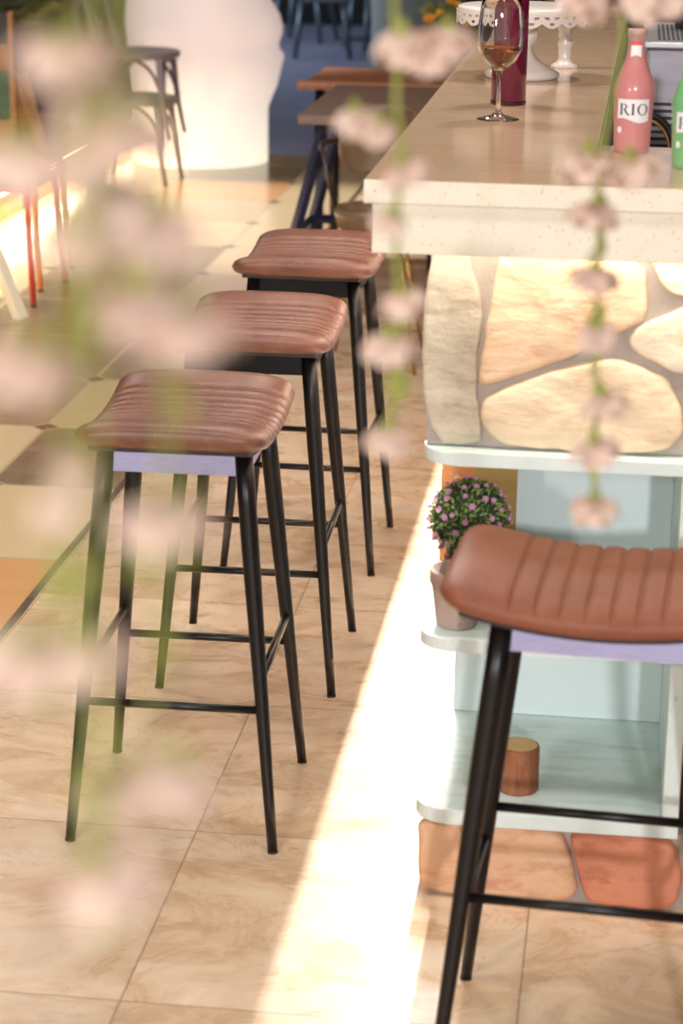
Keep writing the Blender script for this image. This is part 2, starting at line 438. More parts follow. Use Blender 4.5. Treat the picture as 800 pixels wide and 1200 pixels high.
# ------------------------------------------------------------------ bar stools
HU, HV = 0.162, 0.213
def seat_bm(depth=0.0088, sig=0.0042, pf=0.0030):
    bm = B()
    nu = 22
    vs = []
    nv = 250
    rc = 0.045
    def mid(v): return 0.704 + 0.030 * (v / HV) ** 2
    def wid(v):
        a = abs(v) - (HV - rc)
        if a <= 0: return HU
        return HU - (rc - math.sqrt(max(rc * rc - a * a, 0)))
    seams = [(-0.1155 + 0.033 * k) for k in range(8)]
    top, bot = [], []
    for j in range(nv + 1):
        q = j / nv * 2 - 1
        v = HV * math.sin(q * PI / 2) * 0.25 + HV * q * 0.75
        w = wid(v)
        rt, rb = [], []
        for i in range(nu + 1):
            p = i / nu * 2 - 1
            s = math.sin(p * PI / 2) * 0.6 + p * 0.4
            tn = v / HV
            e = max(0.0, 1 - abs(s) ** 5) ** 0.5 * max(0.0, 1 - abs(tn) ** 10) ** 0.5
            h = 0.027 * e * (1 + 0.10 * (1 - s * s))
            g = 0.0
            for sv in seams:
                d = (v - sv)
                g += math.exp(-(d / sig) ** 2)
            near = min(abs(v - sv) for sv in seams)
            puff = pf * (1 - math.exp(-(near / 0.009) ** 2)) if abs(v) < 0.13 else pf
            h += (puff - depth * g) * min(1.0, e * 1.2)
            hb = -0.02 * max(0.0, 1 - abs(s) ** 8) ** 0.5 * max(0.0, 1 - abs(tn) ** 14) ** 0.5
            x = w * s
            rt.append(bm.verts.new((x, v, mid(v) + h)))
            edge = i in (0, nu) or j in (0, nv)
            rb.append(rt[-1] if edge else bm.verts.new((x, v, mid(v) + hb)))
        top.append(rt); bot.append(rb)
    for j in range(nv):
        for i in range(nu):
            bm.faces.new((top[j][i], top[j][i + 1], top[j + 1][i + 1], top[j + 1][i]))
            q = [bot[j][i], bot[j + 1][i], bot[j + 1][i + 1], bot[j][i + 1]]
            q2 = []
            for v_ in q:
                if v_ not in q2: q2.append(v_)
            if len(q2) >= 3:
                try: bm.faces.new(q2)
                except ValueError: pass
    bmesh.ops.remove_doubles(bm, verts=bm.verts, dist=1e-6)
    return bm

FU, FV, TU, TV, ZT = 0.178, 0.197, 0.117, 0.129, 0.68
def legpt(su, sv, z):
    t = z / ZT
    return Vector((su * (FU * (1 - t) + TU * t), sv * (FV * (1 - t) + TV * t), z))

def make_stool():
    root = thing('bar_stool', '', 'stool')
    seat = part('seat', seat_bm(), LEATHER, root, True)
    bm = B()      # dark board that closes the underside of the cushion, following its curve
    rows = []
    for j in range(25):
        v = -0.185 + 0.37 * j / 24
        z = 0.704 + 0.030 * (v / HV) ** 2 - 0.0225
        rows.append([bm.verts.new((x, v, z + dz)) for x, dz in ((-0.135, 0.006), (0.135, 0.006), (0.135, -0.002), (-0.135, -0.002))])
    for j in range(24):
        for k in range(4):
            bm.faces.new((rows[j][k], rows[j][(k + 1) % 4], rows[j + 1][(k + 1) % 4], rows[j + 1][k]))
    bm.faces.new(rows[0]); bm.faces.new(rows[-1])
    part('seat_board', bm, DARKBOARD, seat)
    for su in (-1, 1):
        for sv in (-1, 1):
            bm = B()
            a, b = legpt(su, sv, 0.0), legpt(su, sv, 0.693)
            ps = [a + (b - a) * (k / 8) for k in range(9)]
            add_tube(bm, ps, [0.0086 + 0.0072 * min(1, k / 8 * 1.25) for k in range(9)], 20)
            leg = part('leg', bm, BLACK, root, True)
            bm = B()
            add_tube(bm, [a, a + (b - a) * 0.006], 0.0092, 16)
            part('foot_cap', bm, DARKBOARD, leg)
    for sv in (-1, 1):
        bm = B(); add_tube(bm, [legpt(-1, sv, 0.252), legpt(1, sv, 0.252)], 0.0072, 14)
        part('footrest', bm, BLACK, root, True)
    for su in (-1, 1):
        bm = B(); add_tube(bm, [legpt(su, -1, 0.305), legpt(su, 1, 0.305)], 0.0072, 14)
        part('footrest', bm, BLACK, root, True)
    for sv in (-1, 1):
        bm = B(); y = sv * (TV + 0.004)
        add_box(bm, -0.112, 0.112, y - 0.002, y + 0.002, 0.654, 0.6925, 0.0008, 1)
        part('apron_plate', bm, GLOSS_PLATE, root)
    for su in (-1, 1):
        bm = B(); x = su * (TU + 0.004)
        add_box(bm, x - 0.002, x + 0.002, -0.124, 0.124, 0.654, 0.686, 0.0008, 1)
        part('apron_plate', bm, GLOSS_PLATE, root)
    return root

stool = make_stool()
STOOLS = [(-0.7263, 3.6421, 0.017, 'brown leather bar stool with lavender reflection-coloured plate, frontmost of three along the bar'),
          (-0.7227, 4.3751, 0.017, 'brown leather bar stool in the middle of the row of three along the bar'),
          (-0.7282, 5.1591, -0.007, 'brown leather bar stool deepest in the row of three along the bar'),
          (0.0037, 2.8700, 1.5101, 'tan brown leather bar stool turned sideways in front of the pale blue shelf')]
for i, (x, y, r, lab) in enumerate(STOOLS):
    o = stool if i == 0 else copy_tree(stool)
    o.location = (x, y, 0); o.rotation_euler = (0, 0, r)
    o['label'] = lab; o['group'] = 'leather bar stools'
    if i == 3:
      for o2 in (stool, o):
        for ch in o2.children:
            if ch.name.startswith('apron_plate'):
                ch.data = ch.data.copy(); ch.data.materials[0] = REFLECT_PLATE
                ch['label'] = 'black plate coloured pale lavender for its reflection'
    if i == 3:
        for ch in o.children:
            if ch.name.startswith('seat'):
                nb = seat_bm(0.0046, 0.0024, 0.0013); bmesh.ops.recalc_face_normals(nb, faces=nb.faces)
                ch.data = ch.data.copy(); nb.to_mesh(ch.data); nb.free(); ch.data.materials[0] = LEATHER_SADDLE
                for p in ch.data.polygons: p.use_smooth = True

# ------------------------------------------------------------------ bar
def rrect_left(x0, x1, y0, y1, r, n=8):
    """rectangle with a rounded front-left corner"""
    pts = [(x1, y0), (x1, y1), (x0, y1)]
    for k in range(n + 1):
        a = PI + (PI / 2) * k / n
        pts.append((x0 + r + r * math.cos(a), y0 + r + r * math.sin(a)))
    return pts

# worktop: L-shaped slab with apron
wt = thing('bar_worktop', 'cream stone bar worktop with reflection-tan top and deep apron, running back from its near corner', 'countertop')
XC, YC, ZC = -0.384, 3.26, 1.194
bm = B()
L = [(XC, YC), (1.1, YC), (1.1, 3.665), (-0.052, 3.665), (-0.02, 6.9), (XC, 6.9)]
add_prism(bm, L, 1.158, ZC, 0.0025)
for f in bm.faces:
    f.normal_update()
    f.material_index = 1 if abs(f.normal.z) > 0.9 and f.calc_center_median().z > ZC - 0.004 else 0
part('slab', bm, [QUARTZ, QTOP], wt)
bm = B()
add_box(bm, XC + 0.012, 1.09, YC + 0.010, YC + 0.024, 1.083, 1.1575, 0.001, 1)
part('apron', bm, QUARTZ, wt)
bm = B()
add_box(bm, XC + 0.012, XC + 0.024, YC + 0.0245, 6.88, 1.083, 1.1575, 0.001, 1)
part('apron', bm, QUARTZ, wt)

# base
base = thing('stone_bar_base', 'natural stone clad bar front below the worktop', 'bar front')
bm = B()
add_box(bm, -0.290, 1.05, 3.362, 3.799, 0.7665, 1.157)
add_box(bm, -0.262, 1.05, 3.80, 4.00, 0.0, 1.157)
add_box(bm, -0.262, -0.06, 4.001, 6.85, 0.0, 1.157)
part('mortar_wall', bm, MORTAR, base)

def chaikin(p, it=2):
    for _ in range(it):
        q = []
        for i in range(len(p)):
            a, b = p[i], p[(i + 1) % len(p)]
            q.append((a[0] * .75 + b[0] * .25, a[1] * .75 + b[1] * .25))
            q.append((a[0] * .25 + b[0] * .75, a[1] * .25 + b[1] * .75))
        p = q
    return p

def stone_bm(poly, yback, depth, seed, rough=0.004, it=2):
    """stone with an irregular outline in xz whose face looks to -y"""
    out = chaikin(poly, it)
    # resample densely
    dense = []
    for i in range(len(out)):
        a, b = out[i], out[(i + 1) % len(out)]
        d = math.hypot(b[0] - a[0], b[1] - a[1]); k = max(1, int(d / 0.006))
        for q in range(k):
            dense.append((a[0] + (b[0] - a[0]) * q / k, a[1] + (b[1] - a[1]) * q / k))
    cx = sum(p[0] for p in dense) / len(dense); cz = sum(p[1] for p in dense) / len(dense)
    bm = B(); rings = []
    for s, d in ((1.0, 0.0), (1.0, 0.45), (0.985, 0.75), (0.955, 0.92), (0.90, 1.0), (0.82, 1.02), (0.7, 1.03), (0.56, 1.03), (0.4, 1.03), (0.22, 1.03)):
        ring = []
        for x, z in dense:
            px, pz = cx + (x - cx) * s, cz + (z - cz) * s
            nn = noise.fractal(Vector((px * 11 + seed * 3.1, pz * 15 + seed, seed)), 1.0, 2.0, 5)
            e = noise.noise(Vector((px * 40, pz * 40, seed + 5))) * 0.0022
            ring.append(bm.verts.new((px + e, yback - depth * d - nn * rough * (1 if d > 0.3 else 0), pz + e)))
        rings.append(ring)
    n = len(dense)
    for i in range(len(rings) - 1):
        for k in range(n):
            bm.faces.new((rings[i][k], rings[i][(k + 1) % n], rings[i + 1][(k + 1) % n], rings[i + 1][k]))
    c = bm.verts.new((cx, yback - depth * 1.03, cz))
    for k in range(n):
        bm.faces.new((rings[-1][k], rings[-1][(k + 1) % n], c))
    return bm

STONES = [
 ([(-.300,1.08),(-.235,1.08),(-.227,1.046),(-.213,1.01),(-.208,.986),(-.211,.943),(-.214,.905),(-.214,.856),(-.21,.829),(-.205,.797),(-.201,.7685),(-.300,.7685)],0,.010),
 ([(-.185,1.085),(-.031,1.08),(.015,1.068),(.035,1.06),(.042,1.022),(.04,.98),(.015,.963),(-.025,.946),(-.05,.926),(-.107,.9),(-.158,.88),(-.208,.862),(-.213,.876),(-.201,.96),(-.19,1.034)],1,.020),
 ([(-.208,.835),(-.194,.852),(-.106,.893),(-.044,.909),(-.003,.92),(.076,.892),(.09,.873),(.104,.839),(.107,.798),(.078,.772),(.004,.768),(-.08,.767),(-.176,.772),(-.201,.797)],2,.020),
 ([(.016,.95),(.028,.97),(.066,.985),(.095,1.002),(.131,1.01),(.149,.953),(.132,.899),(.101,.897),(.075,.906),(.038,.922),(.019,.936)],3,.018),
 ([(.04,1.083),(.131,1.083),(.13,1.026),(.094,1.018),(.076,1.022),(.057,1.039)],4,.018),
 ([(.16,1.08),(.34,1.08),(.36,.98),(.30,.93),(.17,.95),(.15,1.02)],2,.018),
 ([(.13,.87),(.18,.93),(.30,.91),(.36,.85),(.33,.772),(.14,.772)],1,.018),
 ([(.37,1.08),(.60,1.08),(.62,.96),(.52,.92),(.38,.95)],3,.018),
 ([(.38,.92),(.52,.90),(.63,.93),(.66,.80),(.60,.772),(.37,.772)],5,.018),
 ([(.65,1.08),(1.03,1.08),(1.03,.95),(.68,.94)],1,.018),
 ([(.69,.92),(1.03,.93),(1.03,.772),(.69,.772)],2,.018)]
for i, (pl, mi, d) in enumerate(STONES):
    part('stone', stone_bm(pl, 3.366, d, i + 1, 0.005), ST[mi], base, True)

# plinth
pb = thing('stone_plinth', 'low plinth of peach and red stones on the floor under the pale blue shelf', 'plinth')
bm = B(); add_box(bm, -0.262, 1.05, 3.345, 3.795, 0.0, 0.132)
part('mortar_core', bm, MORTAR, pb)
PL = [([(-.285,.1325),(-.236,.1325),(-.13,.1325),(-.05,.131),(-.039,.104),(-.029,.068),(-.015,.003),(-.126,.003),(-.233,.004),(-.278,.012),(-.285,.048),(-.284,.098)],5,.026),
      ([(-.031,.1325),(.058,.1325),(.14,.1325),(.154,.004),(.065,.003),(-.004,.003),(-.018,.045),(-.029,.087),(-.035,.114)],6,.026),
      ([(.155,.13),(.40,.13),(.42,.004),(.17,.004)],5,.026), ([(.42,.13),(.70,.13),(.71,.004),(.435,.004)],6,.026)]
for i, (pl, mi, d) in enumerate(PL):
    part('stone', stone_bm(pl, 3.352, d, i + 21, 0.004), ST[mi], pb, True)

# shelf unit
sh = thing('display_shelf', 'pale blue painted shelf unit with rounded corner boards under the bar', 'shelf')
for z0, z1, x1 in ((0.1345, 0.160, 0.136), (0.435, 0.457, 0.136), (0.743, 0.7645, 0.62)):
    bm = B(); add_prism(bm, rrect_left(-0.293, x1, 3.322, 3.795 if z1 < .7 else 3.655, 0.055), z0, z1, 0.002)
    for f in bm.faces:
        f.normal_update(); f.material_index = 0 if abs(f.normal.z) > 0.7 else 1
    part('shelf_board', bm, [SHELF, SHELFW], sh)
for z0, z1 in ((0.161, 0.434), (0.458, 0.742)):
    bm = B(); add_box(bm, -0.262, 0.109, 3.755, 3.775, z0, z1)
    part('back_panel', bm, SHELFB, sh)
    bm = B(); add_box(bm, 0.1095, 0.136, 3.324, 3.775, z0, z1, 0.0015, 1)
    for f in bm.faces:
        f.normal_update(); f.material_index = 1 if f.normal.y < -0.5 else 0
    part('side_panel', bm, [SHELF, SHELFW], sh)
bm = B(); add_box(bm, 0.14, 1.05, 3.40, 3.795, 0.134, 0.7425)
tag(part('cupboard', bm, DARKWOOD), 'dark closed cupboard right of the pale blue shelf under the bar', 'cupboard')

# under-counter led strips
def area(name, loc, rot, sx, sy, power, col, spread=PI):
    d = bpy.data.lights.new(name, 'AREA'); d.shape = 'RECTANGLE'; d.size = sx; d.size_y = sy; d.energy = power; d.color = col; d.spread = spread
    o = link(name, d); o.location = loc; o.rotation_euler = rot
    return o

# ------------------------------------------------------------------ things on the bar
# wine glass
g = thing('wine_glass', 'stemmed wine glass with a little amber wine on the bar', 'glass', (-0.234, 4.03, ZC))
bm = B()
add_lathe(bm, [(0, 0.0003), (0.037, 0.0003), (0.0385, 0.0015), (0.030, 0.0035), (0.012, 0.008), (0.0055, 0.015), (0.0042, 0.03), (0.0040, 0.06), (0.0046, 0.08), (0.008, 0.0865),
               (0.018, 0.093), (0.030, 0.106), (0.0385, 0.124), (0.0415, 0.143), (0.0408, 0.165), (0.037, 0.195), (0.0325, 0.22), (0.0318, 0.2205), (0.0312, 0.22),
               (0.0355, 0.195), (0.0392, 0.165), (0.0399, 0.143), (0.0370, 0.125), (0.0285, 0.108), (0.017, 0.0955), (0.006, 0.090), (0, 0.0893)], 48)
part('bowl_and_stem', bm, GLASS, g, True)
bm = B()
add_lathe(bm, [(0, 0.0899), (0.006, 0.0906), (0.017, 0.0961), (0.0281, 0.1085), (0.0366, 0.1255), (0.0375, 0.1275), (0.0360, 0.127), (0, 0.127)], 40)
part('wine', bm, AMBER, g, True)
# red bottle
rb = thing('wine_bottle', 'dark red glass bottle behind the wine glass on the bar', 'bottle', (-0.230, 4.275, ZC))
bm = B()
add_lathe(bm, [(0, 0), (0.031, 0), (0.0335, 0.004), (0.0335, 0.19), (0.031, 0.212), (0.022, 0.235), (0.0145, 0.25), (0.0135, 0.31), (0.0155, 0.312), (0.0155, 0.325), (0, 0.325)], 40)
part('glass_body', bm, REDGLASS, rb, True)
bm = B(); add_lathe(bm, [(0, 0.006), (0.0300, 0.006), (0.0305, 0.05), (0, 0.05)], 32)
part('dark_wine', bm, REDDARK, rb, True)
bm = B(); add_lathe(bm, [(0, -0.0), (0.0337, 0.0005), (0.0343, 0.004), (0.0337, 0.008)], 40)
part('base_ring', bm, GLASS, rb, True)

# flavoured bottles with lettering
PROF = [(0, 0), (0.026, 0), (0.0285, 0.003), (0.029, 0.012), (0.0315, 0.075), (0.0330, 0.098), (0.0318, 0.108), (0.027, 0.122), (0.0205, 0.138), (0.0155, 0.152), (0.0142, 0.164), (0.0138, 0.184), (0.0150, 0.186), (0.0152, 0.194), (0.0135, 0.1965), (0, 0.1965)]
def prof_r(z):
    for (r0, z0), (r1, z1) in zip(PROF[1:], PROF[2:]):
        if z0 <= z <= z1 and z1 > z0: return r0 + (r1 - r0) * (z - z0) / (z1 - z0)
    return 0.03
def wrap(s, z, off):
    r = prof_r(z) + off; a = -PI / 2 + s / prof_r(z)
    return Vector((r * math.cos(a), r * math.sin(a), z))
def wrap_poly_strip(bm, left, right, off, mi=0):
    """ribbon between two equally long lists of (s, z)"""
    A = [bm.verts.new(wrap(s, z, off)) for s, z in left]
    C = [bm.verts.new(wrap(s, z, off)) for s, z in right]
    for k in range(len(A) - 1):
        f = bm.faces.new((A[k], C[k], C[k + 1], A[k + 1])); f.material_index = mi
def ring_strip(bm, cs, cz, ax, az, tx, tz, off, a0=0, a1=2 * PI, n=28, mi=0):
    outer = [(cs + ax * math.cos(a0 + (a1 - a0) * k / n), cz + az * math.sin(a0 + (a1 - a0) * k / n)) for k in range(n + 1)]
    inner = [(cs + (ax - tx) * math.cos(a0 + (a1 - a0) * k / n), cz + (az - tz) * math.sin(a0 + (a1 - a0) * k / n)) for k in range(n + 1)]
    wrap_poly_strip(bm, outer, inner, off, mi)
def bar_strip(bm, pts, w, off, mi=0):
    wrap_poly_strip(bm, [(s - w / 2, z) for s, z in pts], [(s + w / 2, z) for s, z in pts], off, mi)
def make_flavoured(name, label, loc, body):
    t = thing(name, label, 'bottle', loc)
    bm = B(); add_lathe(bm, PROF[:11], 48)
    part('body', bm, body, t, True)
    bm = B(); add_lathe(bm, PROF[10:], 40)
    part('neck', bm, NECK, t, True)
    # main label: flag with wavy lower edge
    bm = B(); nn = 24
    topz = [(-0.0275 + 0.0545 * k / nn, 0.0875) for k in range(nn + 1)]
    botz = [(-0.0275 + 0.0545 * k / nn, 0.0545 + 0.0030 * math.sin(k / nn * 2 * PI * 1.0 + 0.3) - 0.0022 * k / nn) for k in range(nn + 1)]
    wrap_poly_strip(bm, topz, botz, 0.0005)
    lb = part('label', bm, LABELW, t, True)
    bm = B(); H0, H1 = 0.0625, 0.0805; o = 0.0011
    # R
    bar_strip(bm, [(-0.0195, H0), (-0.0195, H1)], 0.0032, o)
    wrap_poly_strip(bm, [(-0.0222, H0 + 0.0009), (-0.0168, H0 + 0.0009)], [(-0.0222, H0), (-0.0168, H0)], o)
    wrap_poly_strip(bm, [(-0.0222, H1), (-0.0168, H1)], [(-0.0222, H1 - 0.0009), (-0.0168, H1 - 0.0009)], o)
    ring_strip(bm, -0.0165, H1 - 0.0048, 0.0068, 0.0048, 0.0028, 0.0010, o, -PI / 2, PI / 2, 14)
    wrap_poly_strip(bm, [(-0.0158, H0 + 0.0088), (-0.0120, H0 + 0.0030), (-0.0080, H0 - 0.0008)], [(-0.0124, H0 + 0.0088), (-0.0086, H0 + 0.0030), (-0.0050, H0 + 0.0002)], o)
    # I
    bar_strip(bm, [(-0.0005, H0), (-0.0005, H1)], 0.0032, o)
    for z in (H0, H1 - 0.0009):
        wrap_poly_strip(bm, [(-0.0033, z + 0.0009), (0.0023, z + 0.0009)], [(-0.0033, z), (0.0023, z)], o)
    # O
    ring_strip(bm, 0.0148, (H0 + H1) / 2, 0.0088, 0.0093, 0.0031, 0.0010, o)
    part('lettering', bm, INK, lb)
    # neck label: red band over white tag with notched foot
    bm = B()
    wrap_poly_strip(bm, [(-0.0085 + 0.017 * k / 8, 0.177) for k in range(9)], [(-0.0085 + 0.017 * k / 8, 0.171) for k in range(9)], 0.0008, 1)
    wrap_poly_strip(bm, [(-0.0085 + 0.017 * k / 8, 0.171) for k in range(9)], [(-0.0085 + 0.017 * k / 8, 0.1525 + 0.004 * (1 - abs(k - 4) / 4)) for k in range(9)], 0.0008, 0)
    part('neck_tag', bm, [LABELW, REDINK], t)
    # small print below: a pale oval and a few orange strokes
    bm = B()
    ring_strip(bm, -0.0225, 0.038, 0.0042, 0.0055, 0.00419, 0.00549, 0.0006, mi=0)
    for s0, h in ((-0.012, .004), (-0.008, .003), (0.0, .004), (0.004, .003), (0.008, .003)):
        bar_strip(bm, [(s0, 0.036), (s0, 0.036 + h)], 0.0018, 0.0006, 1)
    part('small_print', bm, [LABELW, ORANGEINK], t)
    return t
make_flavoured('drink_bottle', 'pink drink bottle with white label reading RIO on the bar', (0.006, 3.652, ZC), PINK)
make_flavoured('drink_bottle', 'green drink bottle with white label at the photo edge, right of the pink bottle', (0.097, 3.49, ZC), GREEN)

# cake stand
def lace_fn(r0, amp):
    return lambda r, z, a: r
cs = thing('cake_stand', 'white ceramic pedestal cake stand with lace rim behind the red bottle', 'cake stand', (-0.229, 4.76, ZC))
bm = B()
add_lathe(bm, [(0, 0), (0.072, 0), (0.078, 0.004), (0.078, 0.012), (0.066, 0.02), (0.05, 0.028), (0.032, 0.04), (0.022, 0.055), (0.020, 0.066), (0.028, 0.078), (0.034, 0.088), (0.03, 0.10), (0.022, 0.112), (0.028, 0.124), (0.05, 0.136), (0, 0.136)], 48)
part('pedestal', bm, CERAMIC, cs, True)
bm = B()
add_lathe(bm, [(0, 0.1365), (0.134, 0.1365), (0.138, 0.140), (0.138, 0.148), (0.132, 0.150), (0, 0.148)], 64)
part('plate', bm, CERAMIC, cs, True)
bm = B()         # lace skirt: scallops with pierced holes
nsc = 20
per = 12
for k in range(nsc):
    a0 = 2 * PI * k / nsc; da = 2 * PI / nsc
    def P3(u, z, r=0.1385):
        a = a0 + da * u
        return Vector((r * math.cos(a), r * math.sin(a), z))
    zt, zb = 0.141, 0.113
    cells = 8
    rowsn = 5
    for i in range(cells):
        for j in range(rowsn):
            u0, u1 = i / cells, (i + 1) / cells
            def zz(u, q):
                low = zb + 0.010 * (1 - math.sin(PI * u))
                return zt + (low - zt) * q
            hole = (j == 1 and i in (1, 2, 5, 6)) or (j == 3 and i in (3, 4))
            if hole: continue
            bm.faces.new([bm.verts.new(P3(u, zz(u, q))) for u, q in ((u0, j / rowsn), (u1, j / rowsn), (u1, (j + 1) / rowsn), (u0, (j + 1) / rowsn))])
bmesh.ops.remove_doubles(bm, verts=bm.verts, dist=1e-5)
o = part('lace_skirt', bm, CERAMIC, cs)
md = o.modifiers.new('t', 'SOLIDIFY'); md.thickness = 0.003; md.offset = 1

bs = thing('candlestick', 'white turned candlestick right of the lace cake stand', 'candlestick', (-0.148, 5.0, ZC))
bm = B()
add_lathe(bm, [(0, 0), (0.03, 0), (0.031, 0.006), (0.018, 0.012), (0.0135, 0.02), (0.015, 0.045), (0.017, 0.055), (0.013, 0.062), (0.016, 0.07), (0.014, 0.078), (0.02, 0.09), (0.026, 0.105), (0.026, 0.12), (0.02, 0.13), (0.03, 0.15), (0.03, 0.156), (0, 0.156)], 32)
part('turned_stem', bm, CERAMIC, bs, True)
bm = B(); add_lathe(bm, [(0, 0.1562), (0.017, 0.1562), (0.017, 0.26), (0, 0.262)], 24)
part('candle', bm, CERAMIC, bs, True)

# back bar worktop and coffee machine
bm = B(); add_box(bm, -0.045, 1.1, 4.01, 6.8, 0.86, 0.90, 0.003); add_box(bm, -0.03, 1.08, 4.03, 6.78, 0.0, 0.86)
tag(part('service_counter', bm, STEEL), 'dark steel service counter behind the bar, lower than the stone worktop', 'counter')
cm = thing('coffee_machine', 'grey steel coffee machine with vent slots and perforated top behind the bottles', 'coffee machine', (0.0, 0.0, 0.9))
bm = B(); add_box(bm, 0.024, 0.62, 4.10, 4.55, 0.02, 0.42, 0.008)
part('body', bm, STEEL, cm)
bm = B(); add_box(bm, 0.02, 0.62, 4.094, 4.56, 0.4205, 0.432, 0.003)
tp = part('top_tray', bm, STEELTRAY, cm)
bm = B()
for i in range(36):
    for j in range(8):
        if i % 9 == 8: continue
        x, y = 0.045 + i * 0.0085, 4.14 + j * 0.045
        add_box(bm, x, x + 0.005, y, y + 0.028, 0.4322, 0.4328)
part('perforation', bm, SLOT, tp)
for side in (0.034, 0.12):
    bm = B()
    for k in range(7):
        z = 0.244 + k * 0.0125
        add_box(bm, side + 0.006, side + 0.05, 4.0985, 4.10, z, z + 0.0055)
    part('vent_slots', bm, SLOT, cm)
bm = B()
pts = [(0.031 + 0.050 * math.cos(a), 4.06, 0.245 + 0.062 * math.sin(a)) for a in [PI * 0.62 - k * (PI * 0.62 + 0.5) / 20 for k in range(21)]]
add_tube(bm, pts, 0.0058, 12)
ar = part('curved_handle', bm, SLOT, cm, True)
bm = B()
pts = [(0.031 + 0.043 * math.cos(a), 4.052, 0.243 + 0.055 * math.sin(a)) for a in [PI * 0.62 - k * (PI * 0.62 + 0.5) / 20 for k in range(21)]]
add_tube(bm, pts, 0.0032, 10)
part('brass_inlay', bm, BRASS, ar, True)
for sx in (0.05, 0.58):
    for sy in (4.13, 4.5):
        bm = B(); add_lathe(bm, [(0, 0), (0.014, 0), (0.014, 0.021), (0, 0.021)], 14, c=(sx, sy)); part('foot', bm, SLOT, cm)
bx = thing('canister', 'black canister standing on top of the coffee machine', 'canister', (0.13, 4.42, 1.3329))
bm = B(); add_lathe(bm, [(0, 0), (0.05, 0), (0.052, 0.004), (0.052, 0.13), (0.05, 0.134), (0, 0.134)], 32); part('body', bm, SLOT, bx, True)
bm = B(); add_lathe(bm, [(0, 0.1345), (0.053, 0.1345), (0.053, 0.15), (0.01, 0.154), (0.01, 0.165), (0, 0.167)], 32); part('lid', bm, DARKWOOD, bx, True)

# ------------------------------------------------------------------ things on the shelf
pot = thing('clay_pot', 'greyish clay pot of soil on the middle blue shelf, beside the leather stool seat', 'pot', (-0.236, 3.392, 0.4575))
bm = B()
add_lathe(bm, [(0, 0.0), (0.031, 0.0), (0.033, 0.003), (0.0425, 0.068), (0.0430, 0.071), (0.0452, 0.073), (0.0462, 0.094), (0.044, 0.096), (0.0405, 0.095), (0.0385, 0.074), (0, 0.074)], 40)
part('pot_body', bm, CLAY, pot, True)
bm = B()
rr = add_lathe(bm, [(0, 0.079), (0.012, 0.080), (0.026, 0.078), (0.0378, 0.0745)], 24)
for v in bm.verts: v.co.z += noise.noise(v.co * 90) * 0.003
part('soil', bm, SOIL, pot, True)

lg = thing('log_slice', 'short upright log with bark and pale cut top on the lowest blue shelf', 'log', (-0.128, 3.425, 0.1605))
bm = B()
bark = lambda r, z, a: r * (1 + 0.05 * noise.noise(Vector((math.cos(a) * 3, math.sin(a) * 3, z * 9))) + 0.03 * noise.noise(Vector((math.cos(a) * 11, math.sin(a) * 11, z * 22))))
add_lathe(bm, [(0, 0), (0.0325, 0), (0.034, 0.003)] + [(0.034, 0.003 + k * 0.0072) for k in range(1, 11)] + [(0.0335, 0.0785), (0.031, 0.0795)], 56, fn=bark)
part('bark', bm, BARK, lg, True)
bm = B(); add_lathe(bm, [(0, 0.0797), (0.016, 0.0799), (0.0305, 0.0795)], 56, fn=bark)
part('cut_face', bm, CUTWOOD, lg, True)

st = thing('wooden_stand', 'small brown bark stand holding up the flower ball on the middle shelf', 'stand', (-0.228, 3.538, 0.4575))
bm = B(); add_lathe(bm, [(0, 0), (0.042, 0)] + [(0.042, k * 0.0115) for k in range(1, 7)] + [(0.036, 0.074), (0, 0.074)], 40, fn=bark)
part('bark', bm, BARK, st, True)
R = 0.065
BC = Vector((-0.230, 3.538, 0.4575 + 0.0745 + R - 0.004))
fb = thing('flower_ball', 'round topiary ball of small green leaves and mauve flowers on the middle shelf', 'topiary ball', BC)
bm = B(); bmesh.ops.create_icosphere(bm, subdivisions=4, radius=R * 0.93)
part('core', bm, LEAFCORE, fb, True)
bm = B()
rr = random.Random(3)
def sph(k, n):
    z = 1 - 2 * (k + 0.5) / n; a = k * 2.399963
    q = math.sqrt(max(0, 1 - z * z)); return Vector((q * math.cos(a), q * math.sin(a), z))
for k in range(1500):
    d = sph(k, 1500); d = (d + Vector((rr.uniform(-.05, .05), rr.uniform(-.05, .05), rr.uniform(-.05, .05)))).normalized()
    t = d.cross(Vector((rr.uniform(-1, 1), rr.uniform(-1, 1), rr.uniform(-1, 1)))).normalized()
    ax = (d * rr.uniform(0.5, 1.2) + t).normalized(); sd = ax.cross(d).normalized()
    p = d * R * rr.uniform(0.90, 0.98); L_ = rr.uniform(0.007, 0.011); w = rr.uniform(0.0018, 0.0030)
    a = p - ax * L_ * 0.2; e = p + ax * L_; m_ = p + ax * L_ * 0.5
    vs = [bm.verts.new(q) for q in (a, m_ + sd * w, e, m_ - sd * w)]
    bm.faces.new(vs)
tag(part('foliage', bm, LEAF, fb), kind='stuff')
def bud_bm():
    bm = B()
    for ring, (n, tilt, ln_) in enumerate(((6, 0.35, 0.0052), (6, 0.9, 0.0044), (5, 1.3, 0.003))):
        for k in range(n):
            a = 2 * PI * k / n + ring * 0.5
            out = Vector((math.cos(a), math.sin(a), 0)); ax = (out * math.cos(tilt) + Vector((0, 0, 1)) * math.sin(tilt)).normalized()
            sd = Vector((-math.sin(a), math.cos(a), 0)); w = 0.0021
            p = Vector((0, 0, 0.001 * ring))
            vs = [bm.verts.new(q) for q in (p, p + ax * ln_ * .55 + sd * w, p + ax * ln_, p + ax * ln_ * .55 - sd * w)]
            bm.faces.new(vs)
    bmesh.ops.create_icosphere(bm, subdivisions=1, radius=0.0019, matrix=Matrix.Translation((0, 0, 0.0026)))
    return bm
bud0 = part('flower', bud_bm(), BUD, fb)
